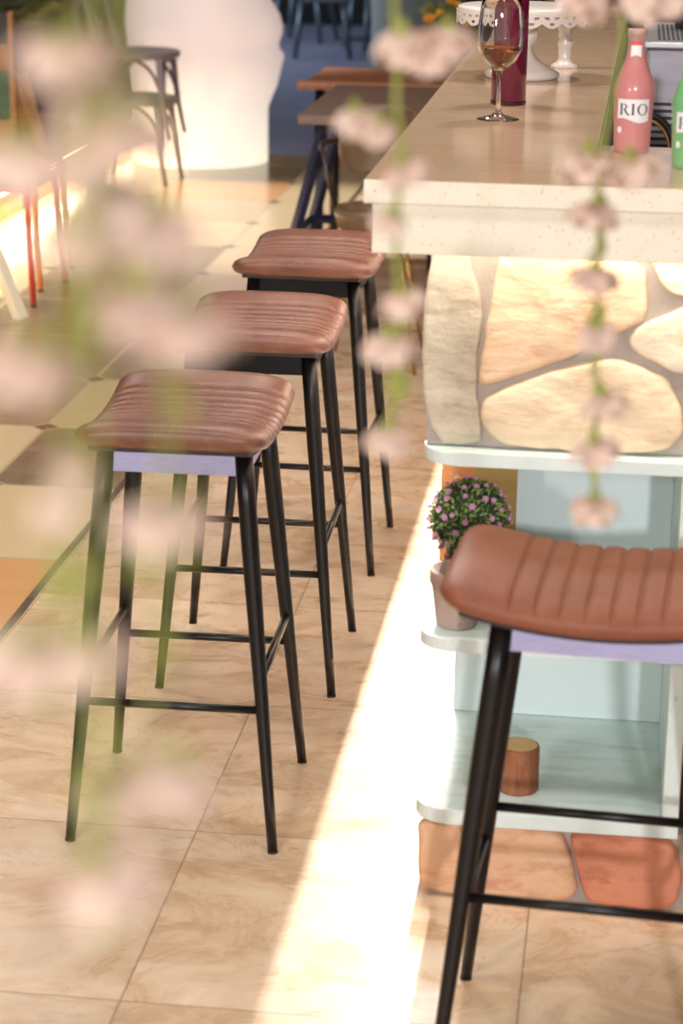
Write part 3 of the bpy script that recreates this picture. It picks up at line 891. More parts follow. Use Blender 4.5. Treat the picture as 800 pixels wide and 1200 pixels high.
for k in range(96):
    d = sph(k, 96); d = (d + Vector((rr.uniform(-.13, .13), rr.uniform(-.13, .13), rr.uniform(-.13, .13)))).normalized()
    o = bud0 if k == 0 else bud0.copy()
    if k: COL.objects.link(o); o.parent = fb
    o.location = d * (R * 1.03); o.rotation_euler = d.to_track_quat('Z', 'Y').to_euler()
    s = rr.uniform(1.0, 1.4); o.scale = (s, s, s)

# orange box behind
Lp, Np, Rp = Vector((-0.291, 3.698)), Vector((-0.228, 3.622)), Vector((-0.158, 3.662))
ob = thing('printed_box', 'orange printed box with ochre side behind the flower ball', 'box')
bm = B(); add_prism(bm, [tuple(Lp), tuple(Np), tuple(Rp), tuple(Lp + Rp - Np)], 0.4575, 0.7345, 0.001)
for f in bm.faces:
    f.normal_update()
    f.material_index = 0 if f.normal.dot(Vector((-0.82, -0.56, 0))) > 0.8 else 1
part('carton', bm, [ORANGEBOX, OLIVE], ob)

# ------------------------------------------------------------------ background: table, chair by the bar
def tube_part(name, pts, r, m, parent, n=10, sm=True):
    bm = B(); add_tube(bm, pts, r, n); return part(name, bm, m, parent, sm)

def wood_table(name, label, x0, x1, y0, y1, zt, th, mtop, legs, bars, mleg):
    t = thing(name, label, 'table')
    bm = B(); add_box(bm, x0, x1, y0, y1, zt - th, zt, 0.004); part('tabletop', bm, mtop, t)
    for a, b in legs: 
        bm = B(); add_tube(bm, [a, b], 0.027, 4, flat=(1, 0.8)); part('leg', bm, mleg, t)
    for a, b in bars:
        bm = B(); add_tube(bm, [a, b], 0.018, 4); part('crossbar', bm, mleg, t)
    return t
wood_table('wooden_table', 'grey brown wooden table on splayed dark metal legs behind the bar stools', -1.135, -0.36, 7.65, 8.66, 0.75, 0.032, GREYWOOD,
           [((-1.075, 7.98, 0.718), (-1.265, 7.98, 0.0)), ((-1.06, 8.38, 0.718), (-1.25, 8.38, 0.0)),
            ((-0.60, 7.98, 0.718), (-0.47, 7.98, 0.0)), ((-0.60, 8.38, 0.718), (-0.47, 8.38, 0.0))],
           [((-1.19, 7.98, 0.27), (-1.19, 8.38, 0.27)), ((-1.18, 8.38, 0.27), (-0.53, 8.38, 0.27))], BLUELIT_BLACK)
t2 = thing('plywood_bench', 'red brown plywood bench seat with rolled front edge behind the grey brown table', 'bench')
bm = B(); add_box(bm, -1.275, -0.70, 8.76, 9.36, 0.715, 0.745, 0.006)
add_tube(bm, [(-1.30, 8.75, 0.735), (-0.70, 8.75, 0.735)], 0.018, 14)
part('seat', bm, REDWOOD, t2)
for x, y in ((-1.22, 8.82), (-0.76, 8.82), (-1.22, 9.3), (-0.76, 9.3)):
    tube_part('leg', [(x, y, 0.716), (x, y, 0)], 0.02, BLACK, t2)
t3 = thing('honey_wood_table', 'honey coloured wooden table with thick apron carrying the yellow flowers', 'table')
bm = B(); add_box(bm, -1.10, -0.55, 9.72, 10.3, 0.715, 0.75, 0.004); part('tabletop', bm, GREYWOOD, t3)
bm = B(); add_box(bm, -1.06, -0.59, 9.76, 10.26, 0.60, 0.7145); part('apron', bm, LIGHTWOOD, t3)
for x, y in ((-1.03, 9.8), (-0.62, 9.8), (-1.03, 10.2), (-0.62, 10.2)):
    bm = B(); add_box(bm, x - 0.025, x + 0.025, y - 0.025, y + 0.025, 0, 0.5995); part('leg', bm, DARKWOOD, t3)

pl = thing('flower_planter', 'dark wooden planter box of yellow flowers on the honey wood table', 'planter', (-0.77, 10.05, 0.7505))
bm = B()
add_box(bm, -0.17, 0.17, -0.09, 0.09, 0.0, 0.012); add_box(bm, -0.17, -0.155, -0.09, 0.09, 0.012, 0.10); add_box(bm, 0.155, 0.17, -0.09, 0.09, 0.012, 0.10)
add_box(bm, -0.155, 0.155, -0.09, -0.075, 0.012, 0.10); add_box(bm, -0.155, 0.155, 0.075, 0.09, 0.012, 0.10)
part('box', bm, DARKWOOD, pl)
bm = B()
for k in range(260):
    a = rr.uniform(0, 2 * PI); q = rr.uniform(0, 1) ** .5
    p = Vector((0.15 * q * math.cos(a), 0.08 * q * math.sin(a), rr.uniform(0.05, 0.20)))
    d = Vector((math.cos(a) * 0.6, math.sin(a) * 0.6, rr.uniform(0.2, 1.0))).normalized(); s = d.cross(Vector((rr.uniform(-1, 1), rr.uniform(-1, 1), 0.3))).normalized()
    l = rr.uniform(0.04, 0.07); w = 0.011
    bm.faces.new([bm.verts.new(v) for v in (p, p + d * l * .5 + s * w, p + d * l, p + d * l * .5 - s * w)])
tag(part('foliage', bm, YLEAF, pl), kind='stuff')
def rose_bm(r):
    bm = B()
    for ring, (n, tilt, ln_) in enumerate(((6, 0.15, 1.0), (6, 0.6, 0.9), (5, 1.0, 0.75), (4, 1.3, 0.6))):
        for k in range(n):
            a = 2 * PI * k / n + ring * 0.7; out = Vector((math.cos(a), math.sin(a), 0)); sd = Vector((-math.sin(a), math.cos(a), 0))
            pts = []
            for q in range(5):
                t = q / 4; el = tilt + t * 0.5
                pts.append((out * math.cos(el) + Vector((0, 0, 1)) * math.sin(el)) * r * ln_ * t)
            for q in range(4):
                w0, w1 = (math.sin(PI * (0.1 + 0.75 * q / 4)) * 0.5 * r, math.sin(PI * (0.1 + 0.75 * (q + 1) / 4)) * 0.5 * r)
                bm.faces.new([bm.verts.new(v) for v in (pts[q] + sd * w0, pts[q + 1] + sd * w1, pts[q + 1] - sd * w1, pts[q] - sd * w0)])
    bmesh.ops.create_icosphere(bm, subdivisions=2, radius=r * .28, matrix=Matrix.Translation((0, 0, r * .3)))
    return bm
ro = part('flower', rose_bm(0.034), YELLOWF, pl)
FP = [(-0.075, -0.07, 0.17), (-0.13, -0.03, 0.14), (-0.05, 0.02, 0.215), (0.02, -0.06, 0.13), (0.07, 0.0, 0.18), (0.12, -0.04, 0.14), (-0.01, -0.02, 0.20)]
for k, p in enumerate(FP):
    o = ro if k == 0 else ro.copy()
    if k: COL.objects.link(o); o.parent = pl
    o.location = p; o.rotation_euler = (rr.uniform(.3, .9), rr.uniform(-.4, .4), rr.uniform(0, 6))

# tub chair by the bar
tc_ = thing('tub_chair', 'brown shell chair with dark arm hoop and round seat beside the grey brown table', 'chair', (-0.80, 7.16, 0))
bm = B()
add_lathe(bm, [(0, 0.425), (0.09, 0.43), (0.125, 0.455), (0.137, 0.495), (0.139, 0.52), (0.131, 0.522), (0.124, 0.495), (0.112, 0.465), (0.08, 0.452), (0, 0.45)], 36)
part('seat', bm, BROWNSHELL, tc_, True)
bm = B()
rows = []
for j in range(15):
    z = 0.60 + 0.23 * j / 14; row = []
    hw = 1.0 * (1 - abs((j - 7) / 7.6) ** 3) ** 0.5
    for i in range(21):
        a = PI / 2 + (i / 20 * 2 - 1) * hw
        row.append(bm.verts.new((0.165 * math.cos(a) - 0.0, 0.02 + 0.165 * math.sin(a), z)))
    rows.append(row)
for j in range(14):
    for i in range(20): bm.faces.new((rows[j][i], rows[j][i + 1], rows[j + 1][i + 1], rows[j + 1][i]))
o = part('backrest', bm, BROWNSHELL, tc_, True); md = o.modifiers.new('t', 'SOLIDIFY'); md.thickness = 0.012; md.offset = 0
pts = [(-0.175, -0.10, 0.715)] + [(0.185 * math.cos(a), 0.03 + 0.185 * math.sin(a), 0.715) for a in [PI - PI * k / 14 for k in range(15)]] + [(0.175, -0.10, 0.715)]
tube_part('arm_hoop', pts, 0.010, DARKMETAL, tc_)
for sx in (-1, 1):
    tube_part('arm_support', [(sx * 0.172, -0.08, 0.71), (sx * 0.130, -0.02, 0.50)], 0.008, DARKMETAL, tc_)
    for sy in (-1, 1):
        tube_part('leg', [(sx * 0.08, sy * 0.08, 0.432), (sx * 0.15, sy * 0.15, 0.0)], [0.008, 0.006], BRASS, tc_)

# ------------------------------------------------------------------ background left
# sculpture lamp
import bisect
PZ = [0, .28, .32, .40, .5, .545, .56, .575, .60, .63, .67, .71, .77, .84, .95, 1.1, 1.3, 1.5, 1.7, 1.85, 1.9]
PR = [.365, .365, .385, .42, .437, .450, .448, .430, .415, .418, .436, .440, .425, .375, .365, .37, .37, .35, .28, .12, 0.0]
PB = [.365, .365, .368, .375, .38, .382, .38, .38, .38, .38, .385, .39, .39, .385, .38, .375, .37, .35, .28, .12, 0.0]
def interp(z, X, Y):
    i = min(max(bisect.bisect_right(X, z) - 1, 0), len(X) - 2); t = (z - X[i]) / (X[i + 1] - X[i]); t = min(max(t, 0), 1)
    return Y[i] + (Y[i + 1] - Y[i]) * t
def scfn(r, z, a):
    w = math.exp(-((((a + 0.1 + PI) % (2 * PI)) - PI) / 0.75) ** 2)
    base_, prof_ = interp(z, PZ, PB), interp(z, PZ, PR)
    return base_ * (1 - w) + prof_ * w + (0.012 * noise.noise(Vector((math.cos(a) * 2, math.sin(a) * 2, z * 4))) if z > 0.3 else 0)
bm = B()
add_lathe(bm, [(0, 0)] + [(0.365, 1.88 * k / 130) for k in range(131)] + [(0, 1.9)], 96, fn=scfn)
tag(part('floor_lamp', bm, SCULP, None, True, (-2.272, 11.75, 0.001)), 'huge glowing white moulded floor lamp with a face-like side, behind the stacked grey chairs', 'lamp')

# bentwood chairs
def bentwood(z0):
    t = thing('bentwood_chair', '', 'chair', (-2.43, 10.93, z0), -0.05, 'stacked grey bentwood chairs')
    bm = B(); add_lathe(bm, [(0, 0.385), (0.19, 0.385), (0.2, 0.389), (0.205, 0.40), (0.205, 0.413), (0.197, 0.42), (0.16, 0.416), (0, 0.414)], 40)
    part('seat', bm, GREYPAINT, t, True)
    ft = []
    for sx in (-1, 1):
        for sy in (-1, 1):
            a, b = Vector((sx * 0.135, sy * 0.135, 0.39)), Vector((sx * 0.185, sy * 0.165, 0.0)); ft.append((a, b))
            bm = B(); add_tube(bm, [a, (a + b) / 2 + Vector((sx * -0.008, 0, 0)), b], [0.018, 0.015, 0.011], 12); part('leg', bm, GREYPAINT, t, True)
    for (i, j) in ((0, 1), (1, 3), (3, 2), (2, 0)):
        a0, b0 = ft[i]; a1, b1 = ft[j]
        p0, p1 = a0.lerp(b0, 0.52), a1.lerp(b1, 0.52); mid_ = (a0 + a1) / 2; mid_.z = 0.378
        pts = [p0, p0.lerp(mid_, .3) + Vector((0, 0, 0.06)), p0.lerp(mid_, .62) + Vector((0, 0, 0.052)), mid_, p1.lerp(mid_, .62) + Vector((0, 0, 0.052)), p1.lerp(mid_, .3) + Vector((0, 0, 0.06)), p1]
        bm = B(); add_tube(bm, smooth_path(pts, 5), 0.010, 8); part('arch', bm, GREYPAINT, t, True)
    pts = [(-0.15, -0.15, 0.40), (-0.21, -0.17, 0.60), (-0.26, -0.15, 0.80), (-0.285, 0, 0.90), (-0.26, 0.15, 0.80), (-0.21, 0.17, 0.60), (-0.15, 0.15, 0.40)]
    bm = B(); add_tube(bm, smooth_path(pts, 6), 0.014, 10); part('backrest', bm, GREYPAINT, t, True)
    return t
c1 = bentwood(0.0); c1['label'] = 'lower grey bentwood chair of the stacked pair by the glowing lamp'
c2 = copy_tree(c1); c2.location = (-2.415, 10.93, 0.228); c2['label'] = 'upper grey bentwood chair of the stacked pair by the glowing lamp'

# red and orange stacked metal chairs
def metal_chair(m, z0, dx, lab):
    t = thing('metal_chair', lab, 'chair', (-2.36 + dx, 8.06, z0), 0, 'stacked metal chairs at the left')
    bm = B(); add_box(bm, -0.20, 0.19, -0.20, 0.20, 0.425, 0.447, 0.006); part('seat', bm, BROWNSEAT, t)
    for x0, x1, y0, y1 in ((-0.2, 0.195, -0.212, -0.2), (-0.2, 0.195, 0.2, 0.212), (0.191, 0.203, -0.212, 0.212), (-0.212, -0.2, -0.212, 0.212)):
        bm = B(); add_box(bm, x0, x1, y0, y1, 0.418, 0.438); part('seat_rail', bm, m, t)
    for sx in (-1, 1):
        for sy in (-1, 1):
            bm = B(); add_tube(bm, [(sx * 0.196, sy * 0.195, 0.425), (sx * 0.203, sy * 0.21, 0.36), (sx * 0.225, sy * 0.24, 0.0)], [0.014, 0.014, 0.011], 8); lg_ = part('leg', bm, m, t, True)
            bm = B(); add_tube(bm, [(sx * 0.225, sy * 0.24, -0.001), (sx * 0.2245, sy * 0.2395, 0.008)], 0.012, 8); part('foot_cap', bm, SLOT, lg_)
    for sy in (-1, 1):
        tube_part('back_post', [(-0.196, sy * 0.19, 0.43), (-0.25, sy * 0.17, 0.86)], 0.011, m, t)
    bm = B(); add_tube(bm, [(-0.24, -0.18, 0.78), (-0.265, 0, 0.80), (-0.24, 0.18, 0.78)], 0.02, 8, flat=(0.4, 2.2)); part('backrest', bm, BROWNSEAT, t)
    return t
metal_chair(REDPAINT, 0.001, 0.0, 'red metal chair with brown seat standing under the orange chair')
metal_chair(ORPAINT, 0.06, 0.027, 'orange metal chair with brown seat stacked on the red chair')
wc = thing('ivory_chair', 'ivory chair with flat slanted legs in front of the red and orange chairs', 'chair', (-2.45, 7.40, 0))
bm = B(); add_box(bm, -0.22, 0.2, -0.2, 0.2, 0.42, 0.445, 0.008); part('seat', bm, WHITEPAINT, wc)
for sx in (-1, 1):
    for sy in (-1, 1):
        bm = B()
        a, b = Vector((sx * 0.19, sy * 0.17, 0.4195)), Vector((sx * 0.325, sy * 0.21, 0.0))
        add_tube(bm, [a, b], 0.027, 4, flat=(0.35, 1.0)); part('leg', bm, WHITEPAINT, wc)
for sy in (-1, 1):
    tube_part('back_post', [(-0.2, sy * 0.17, 0.43), (-0.26, sy * 0.16, 0.85)], 0.014, WHITEPAINT, wc)
bm = B(); add_box(bm, -0.285, -0.262, -0.19, 0.19, 0.66, 0.85, 0.006); part('backrest', bm, WHITEPAINT, wc)
bm = B()
add_lathe(bm, [(0, 0), (0.12, 0.0), (0.17, 0.03), (0.195, 0.09), (0.195, 0.15), (0.17, 0.22), (0.12, 0.25), (0, 0.265)], 36)
tag(part('pouf', bm, FLORAL, None, True, (-2.40, 7.02, 0.001)), 'round black and white printed pouf at the photo edge beside the ivory chair', 'pouf')

# things on the platform
pw = thing('patchwork_board', 'upright board of charcoal, tan and green panels on the left platform', 'board', (-2.93, 9.8, 0.161))
for z0, z1, m in ((0.0, 0.27, TANBOARD), (0.272, 0.49, GREENBOARD), (0.492, 0.60, TANBOARD), (0.602, 0.74, CHAR)):
    bm = B(); add_box(bm, -0.35, 0.175, -0.015, 0.015, z0, z1, 0.003); part('panel', bm, m, pw)
bm = B(); add_box(bm, 0.176, 0.19, -0.02, 0.02, 0.0, 0.745, 0.002); part('edge_strip', bm, TANBOARD, pw)

sp = thing('slatted_planter', 'leaning wooden slat planter holding a palm on the left platform', 'planter', (-2.86, 10.36, 0.162))
bm = B()
for k in range(8):
    x = -0.085 + k * 0.024
    add_box(bm, x, x + 0.018, -0.09, -0.072, 0, 0.42, 0.002)
add_box(bm, -0.088, 0.105, -0.071, 0.09, 0.0, 0.415)
bmesh.ops.transform(bm, matrix=Matrix.Shear('XY', 4, (-0.22, 0.0)), verts=bm.verts)
part('slat_box', bm, LIGHTWOOD, sp)
bm = B(); add_tube(bm, [(-0.09, 0, 0.415), (-0.10, 0, 0.50), (-0.085, 0.01, 0.60)], [0.03, 0.024, 0.018], 10); part('trunk', bm, BARK, sp, True)
def frond_bm(az, ln_, lift):
    bm = B(); P0 = Vector((-0.085, 0.01, 0.59)); pts = []
    for k in range(11):
        t = k / 10; rr_ = ln_ * t; z = lift * t - 0.9 * ln_ * t * t * 0.5
        pts.append(P0 + Vector((math.cos(az) * rr_, math.sin(az) * rr_, z)))
    add_tube(bm, pts, 0.0035, 5)
    for k in range(2, 11):
        d = (pts[k] - pts[k - 1]).normalized(); s = d.cross(Vector((0, 0, 1))).normalized()
        for sg in (-1, 1):
            l = 0.15 * math.sin(PI * (0.15 + 0.8 * k / 10))
            e = pts[k] + s * sg * l + d * l * 0.6 - Vector((0, 0, l * 0.35)); m_ = (pts[k] + e) / 2
            bm.faces.new([bm.verts.new(v) for v in (pts[k], m_ + d * 0.011, e, m_ - d * 0.011)])
    return bm
for k in range(13):
    part('frond', frond_bm(k * 2.4, rr.uniform(0.28, 0.42), rr.uniform(0.22, 0.5)), PALM, sp)
bp_ = thing('brown_pot', 'brown clay pot with dry twigs on the platform left of the glowing lamp', 'pot', (-2.86, 11.6, 0.162))
bm = B(); add_lathe(bm, [(0, 0), (0.09, 0), (0.13, 0.1), (0.14, 0.2), (0.12, 0.27), (0.125, 0.285), (0.11, 0.285), (0.1, 0.25), (0, 0.25)], 32); part('pot_body', bm, DARKWOOD, bp_, True)
for k in range(9):
    a = k * 2.1; part('twig', (lambda b_: (add_tube(b_, [(0.03 * math.cos(a), 0.03 * math.sin(a), 0.25), (0.08 * math.cos(a), 0.08 * math.sin(a), 0.5), (0.14 * math.cos(a + .3), 0.14 * math.sin(a + .3), 0.72)], [0.006, 0.005, 0.002], 6), b_)[1])(B()), BARK, bp_, True)

bm = B(); add_box(bm, -2.756, -2.748, 6.3, 12.2, 0.122, 0.134); tag(part('light_strip', bm, LEDM), 'glowing light strip under the lip of the left platform', 'light strip')

# far chairs on the blue floor
def far_chair(x, y, rz, lab):
    t = thing('cafe_chair', lab, 'chair', (x, y, 0), rz, 'dark cafe chairs on the blue floor')
    bm = B(); add_box(bm, -0.19, 0.19, -0.19, 0.19, 0.43, 0.455, 0.006); part('seat', bm, TEAL, t)
    for sx in (-1, 1):
        for sy in (-1, 1):
            bm = B(); add_tube(bm, [(sx * 0.16, sy * 0.16, 0.4295), (sx * 0.215, sy * 0.215, 0)], [0.03, 0.018], 8); part('leg', bm, TEAL, t, True)
        tube_part('back_post', [(sx * 0.16, 0.18, 0.44), (sx * 0.15, 0.23, 0.85)], 0.014, TEAL, t)
    bm = B(); add_box(bm, -0.16, 0.16, 0.215, 0.235, 0.62, 0.86, 0.005); part('backrest', bm, TEAL, t)
    return t
far_chair(-2.42, 17.6, 0.15, 'dark metal cafe chair nearest the glowing lamp on the blue floor')
far_chair(-2.05, 18.3, 0.5, 'dark metal cafe chair between its twin and the upholstered chair on the blue floor')
far_chair(-2.75, 18.9, -0.2, 'dark metal cafe chair farthest back, partly behind the other cafe chairs')
uc = thing('upholstered_chair', 'grey green upholstered tub chair on the blue floor behind the plywood bench', 'armchair', (-1.55, 15.9, 0))
bm = B()
rows = []
for j in range(9):
    z = 0.08 + 0.62 * j / 8; rows.append([bm.verts.new(((0.27 + 0.03 * j / 8) * math.cos(a), (0.27 + 0.03 * j / 8) * math.sin(a), z)) for a in [PI * 1.05 + PI * 0.95 * k / 24 for k in range(25)]])
for j in range(8):
    for k in range(24): bm.faces.new((rows[j][k], rows[j][k + 1], rows[j + 1][k + 1], rows[j + 1][k]))
o = part('backrest', bm, UPHOL, uc, True); md = o.modifiers.new('t', 'SOLIDIFY'); md.thickness = 0.05; md.offset = -1
bm = B(); add_lathe(bm, [(0, 0.2), (0.2, 0.2), (0.215, 0.22), (0.215, 0.38), (0.2, 0.4), (0, 0.405)], 32); part('seat_cushion', bm, UPHOL, uc, True)
for a in (0.8, 2.4, 3.9, 5.5):
    tube_part('leg', [(0.18 * math.cos(a), 0.18 * math.sin(a), 0.205), (0.2 * math.cos(a), 0.2 * math.sin(a), 0)], 0.015, BLACK, uc)

# ------------------------------------------------------------------ hanging blossom garlands
def blossom(size_seed):
    """drooping blossom, unit diameter about 1, hangs from (0,0,0) with the petals below"""
    r2 = random.Random(size_seed); bm = B()
    for ring, (n, tilt, ln_, wd) in enumerate(((6, -0.25, 0.56, 0.24), (6, -0.7, 0.52, 0.22), (5, -1.15, 0.42, 0.16))):
        for k in range(n):
            a = 2 * PI * k / n + ring * 0.55 + r2.uniform(-.12, .12)
            out = Vector((math.cos(a), math.sin(a), 0)); sd = Vector((-math.sin(a), math.cos(a), 0)); tl = tilt + r2.uniform(-.2, .2)
            prev = None
            for q in range(6):
                t = q / 5; el = tl - t * 0.35
                p = Vector((0, 0, -0.12)) + (out * math.cos(el) + Vector((0, 0, 1)) * math.sin(el)) * ln_ * t
                w = wd * math.sin(PI * (0.12 + 0.80 * t)) ** 0.8; cup = Vector((0, 0, 0.05 * math.sin(PI * t)))
                cur = [bm.verts.new(p + sd * w + cup), bm.verts.new(p - Vector((0, 0, 0.02))), bm.verts.new(p - sd * w + cup)]
                if prev:
                    bm.faces.new((prev[0], prev[1], cur[1], cur[0])); bm.faces.new((prev[1], prev[2], cur[2], cur[1]))
                prev = cur
    return bm
def calyx():
    bm = B(); add_lathe(bm, [(0, 0.10), (0.05, 0.09), (0.07, 0.0), (0.13, -0.10), (0.10, -0.16), (0, -0.17)], 10); return bm
BLM = [part('flower', blossom(k), PETAL, None, True) for k in range(3)]
CAL = part('calyx', calyx(), STEMG, None, True)
LF = B()
for i in range(6):
    t0, t1 = i / 6, (i + 1) / 6
    w0, w1 = 0.22 * math.sin(PI * (0.05 + 0.9 * t0)), 0.22 * math.sin(PI * (0.05 + 0.9 * t1))
    LF.faces.new([LF.verts.new(v) for v in ((t0, w0, -0.3 * t0 * t0), (t1, w1, -0.3 * t1 * t1), (t1, 0, -0.3 * t1 * t1 - .04), (t0, 0, -0.3 * t0 * t0 - .04))])
    LF.faces.new([LF.verts.new(v) for v in ((t0, 0, -0.3 * t0 * t0 - .04), (t1, 0, -0.3 * t1 * t1 - .04), (t1, -w1, -0.3 * t1 * t1), (t0, -w0, -0.3 * t0 * t0))])
LFO = part('leaf', LF, STEMG, None, True)
GARLANDS = {
'A1': ([(-0.179, 0.725, 1.645), (-0.179, 0.712, 1.603), (-0.176, 0.704, 1.576), (-0.176, 0.696, 1.55), (-0.177, 0.685, 1.516), (-0.176, 0.675, 1.481), (-0.175, 0.665, 1.449), (-0.177, 0.658, 1.428)],
    [(-0.185, 0.714, 1.613, 0.0288), (-0.195, 0.703, 1.58, 0.0324), (-0.177, 0.705, 1.579, 0.0288), (-0.181, 0.697, 1.556, 0.0216), (-0.173, 0.698, 1.554, 0.0216), (-0.186, 0.684, 1.517, 0.036), (-0.172, 0.676, 1.485, 0.0198), (-0.179, 0.672, 1.473, 0.0198), (-0.185, 0.656, 1.425, 0.0324), (-0.169, 0.659, 1.427, 0.0324)],
    'blurred pink blossom garland hanging closest to the left photo edge'),
  'A2': ([(-0.171, 0.757, 1.644), (-0.169, 0.747, 1.611), (-0.165, 0.74, 1.586), (-0.161, 0.732, 1.559), (-0.157, 0.726, 1.537), (-0.151, 0.715, 1.498), (-0.148, 0.704, 1.462), (-0.15, 0.687, 1.407), (-0.149, 0.679, 1.382)],
    [(-0.178, 0.743, 1.602, 0.0337), (-0.174, 0.74, 1.59, 0.0375), (-0.16, 0.741, 1.586, 0.03), (-0.173, 0.731, 1.562, 0.0412), (-0.155, 0.732, 1.555, 0.0375), (-0.16, 0.723, 1.53, 0.0412), (-0.143, 0.724, 1.524, 0.0375), (-0.151, 0.703, 1.459, 0.03), (-0.14, 0.705, 1.462, 0.0262), (-0.156, 0.676, 1.374, 0.0337), (-0.138, 0.679, 1.378, 0.0337)],
    'blurred pink blossom garland hanging in front of the frontmost stool of the row'),
  'A3': ([(-0.161, 0.686, 1.647), (-0.161, 0.672, 1.602), (-0.16, 0.657, 1.552), (-0.157, 0.638, 1.492), (-0.153, 0.62, 1.432), (-0.151, 0.606, 1.385), (-0.152, 0.604, 1.377)],
    [(-0.157, 0.669, 1.592, 0.0272), (-0.169, 0.675, 1.617, 0.0238), (-0.152, 0.603, 1.375, 0.0374)],
    'blurred blossom garland reaching lowest at the left, one pink flower at its tip'),
  'M': ([(-0.162, 1.534, 1.597), (-0.157, 1.518, 1.542), (-0.156, 1.506, 1.503), (-0.148, 1.498, 1.473), (-0.152, 1.49, 1.448), (-0.151, 1.478, 1.41), (-0.147, 1.468, 1.377), (-0.147, 1.455, 1.333), (-0.149, 1.443, 1.297)],
    [(-0.155, 1.52, 1.549, 0.0444), (-0.124, 1.525, 1.551, 0.0444), (-0.135, 1.519, 1.537, 0.0349), (-0.184, 1.501, 1.499, 0.0349), (-0.167, 1.501, 1.492, 0.0317), (-0.152, 1.495, 1.465, 0.0393), (-0.156, 1.484, 1.433, 0.0292), (-0.148, 1.47, 1.381, 0.0355), (-0.152, 1.46, 1.353, 0.0419), (-0.15, 1.442, 1.294, 0.0393)],
    'pink blossom garland hanging in front of the near corner of the bar worktop'),
  'R': ([(-0.01, 1.865, 1.583), (-0.008, 1.849, 1.53), (-0.015, 1.832, 1.477), (-0.021, 1.817, 1.43), (-0.02, 1.803, 1.384), (-0.018, 1.787, 1.331), (-0.016, 1.769, 1.271), (-0.014, 1.75, 1.212), (-0.012, 1.737, 1.169)],
    [(-0.037, 1.851, 1.558, 0.0533), (0.008, 1.857, 1.562, 0.0609), (0.029, 1.859, 1.561, 0.0457), (-0.03, 1.816, 1.43, 0.0533), (0.001, 1.819, 1.427, 0.0487), (-0.022, 1.805, 1.392, 0.0472), (-0.02, 1.79, 1.343, 0.0457), (-0.018, 1.776, 1.298, 0.0426), (-0.011, 1.761, 1.245, 0.0457), (-0.016, 1.749, 1.209, 0.0457), (-0.012, 1.736, 1.164, 0.0472)],
    'pink blossom garland hanging in front of the stone bar front, one blossom at its tip'),
}
first = [True, True, True]; fcal = True; fleaf = True
for key, (path, fl, lab) in GARLANDS.items():
    top = Vector(path[0])
    t = thing('blossom_garland', lab, 'garland', (top.x, top.y, 2.999), 0, 'hanging blossom garlands')
    org = t.location.copy()
    pts = [Vector((top.x, top.y, 2.999)), Vector((top.x, top.y, 2.2))] + [Vector(p) for p in path]
    sp_ = smooth_path(pts, 8)
    bm = B(); add_tube(bm, [p - org for p in sp_], 0.0012 if key[0] == 'A' else 0.0022, 7)
    part('stem', bm, STEMG, t, True)
    for k, (x, y, z, s) in enumerate(fl):
        i = (k * 7 + len(key)) % 3
        src = BLM[i]
        o = src if first[i] else src.copy()
        if not first[i]: COL.objects.link(o)
        first[i] = False
        o.parent = t; sc = s * 1.05
        o.location = Vector((x, y, z + s * 0.25)) - org; o.scale = (sc, sc, sc)
        o.rotation_euler = (rr.uniform(-.35, .35), rr.uniform(-.35, .35), rr.uniform(0, 6))
        c = CAL if fcal else CAL.copy()
        if not fcal: COL.objects.link(c)
        fcal = False
        c.parent = o
    for k in range(len(path)):
        j = rr.randrange(len(sp_) // 2, len(sp_)); p = sp_[j]
        o = LFO if fleaf else LFO.copy()
        if not fleaf: COL.objects.link(o)
        fleaf = False
        o.parent = t; o.location = p - org; s = rr.uniform(0.016, 0.026); o.scale = (s, s, s)
        o.rotation_euler = (0, rr.uniform(0.5, 1.2), rr.uniform(0, 6.28))

# ------------------------------------------------------------------ light
def look(o, tgt):
    d = Vector(tgt) - o.location
    o.rotation_euler = d.to_track_quat('-Z', 'Y').to_euler()
# strip under the long side and the front of the worktop
area('strip_side', (-0.3525, 5.0, 1.1525), (0, 0, 0), 0.0015, 2.9, 80, (1.0, 0.93, 0.88))
area('strip_front', (0.36, 3.305, 1.150), (0, 0, 0), 1.40, 0.012, 2.8, (1.0, 0.91, 0.78))
area('strip_platform', (-2.73, 9.2, 0.115), (0, math.radians(-50), 0), 0.02, 5.8, 34, (1.0, 0.82, 0.5))
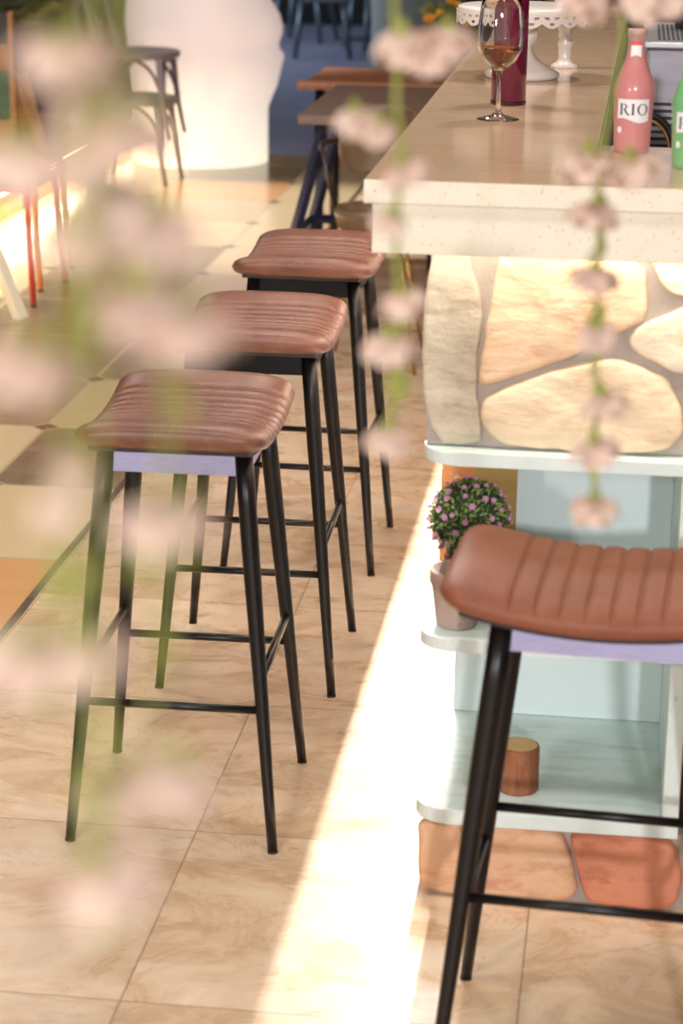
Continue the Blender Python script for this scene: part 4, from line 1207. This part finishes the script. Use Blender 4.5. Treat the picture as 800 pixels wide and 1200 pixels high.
# unseen key lamp added far behind the camera for frontal fill
w = area('front_key', (1.0, -6.0, 3.3), (0, 0, 0), 0.22, 0.22, 320, (0.97, 0.97, 1.0)); look(w, (-0.1, 3.6, 0.6))
w = area('left_lamp', (-2.4, -1.2, 2.0), (0, 0, 0), 0.4, 0.4, 45, (1.0, 0.97, 0.94)); look(w, (-0.1, 3.6, 0.5))  # unseen lamp at front left that throws the log's shadow
for x, y, p in ((-0.9, 2.6, 14), (-0.9, 4.8, 14), (-0.9, 6.9, 12), (-2.2, 5.2, 15), (-2.6, 8.0, 14), (0.2, 4.8, 14), (0.3, 2.4, 10)):
    area('ceiling_spot', (x, y, 2.95), (0, 0, 0), 0.22, 0.22, p, (1.0, 0.91, 0.83))
d = bpy.data.lights.new('floor_fill_spot', 'SPOT'); d.energy = 330; d.color = (1.0, 0.92, 0.86); d.spot_size = math.radians(52); d.spot_blend = 0.6; d.shadow_soft_size = 0.1  # unseen spot added to brighten only the far hall tiles
o = link('floor_fill_spot', d); o.location = (-2.1, 10.2, 2.9); look(o, (-1.7, 9.9, 0))
area('blue_spot', (-5.4, 17.0, 2.9), (0, math.radians(-35), 0), 1.5, 1.5, 190, (0.80, 0.86, 1.0))

wd = bpy.data.worlds.new('World'); scene.world = wd; wd.use_nodes = True
wd.node_tree.nodes['Background'].inputs[0].default_value = (1.0, 0.93, 0.86, 1)
wd.node_tree.nodes['Background'].inputs[1].default_value = 0.55

# ------------------------------------------------------------------ camera
cd = bpy.data.cameras.new('camera'); cam = link('camera', cd)
rt = Vector((0.99154887, 0.12900875, 0.01369574)); up = Vector((-0.05069727, 0.28813803, 0.95624592)); fw = Vector((-0.11941783, 0.9488589, -0.29224333))
M = Matrix((rt, up, -fw)).transposed().to_4x4(); M.translation = Vector((0, 0, 1.68216))
cam.matrix_world = M
cd.sensor_fit = 'VERTICAL'; cd.sensor_height = 36.0; cd.lens = 2601.956 * 36.0 / 1200.0
cd.clip_start = 0.05; cd.clip_end = 100
cd.dof.use_dof = True; cd.dof.focus_distance = 4.4; cd.dof.aperture_fstop = 4.5
scene.camera = cam
scene.view_settings.view_transform = 'Standard'
scene.view_settings.look = 'None'
scene.view_settings.exposure = 0.22
scene.view_settings.gamma = 1.07
scene.cycles.use_denoising = True
scene.cycles.max_bounces = 10
scene.cycles.transmission_bounces = 10
scene.cycles.sample_clamp_indirect = 6.0
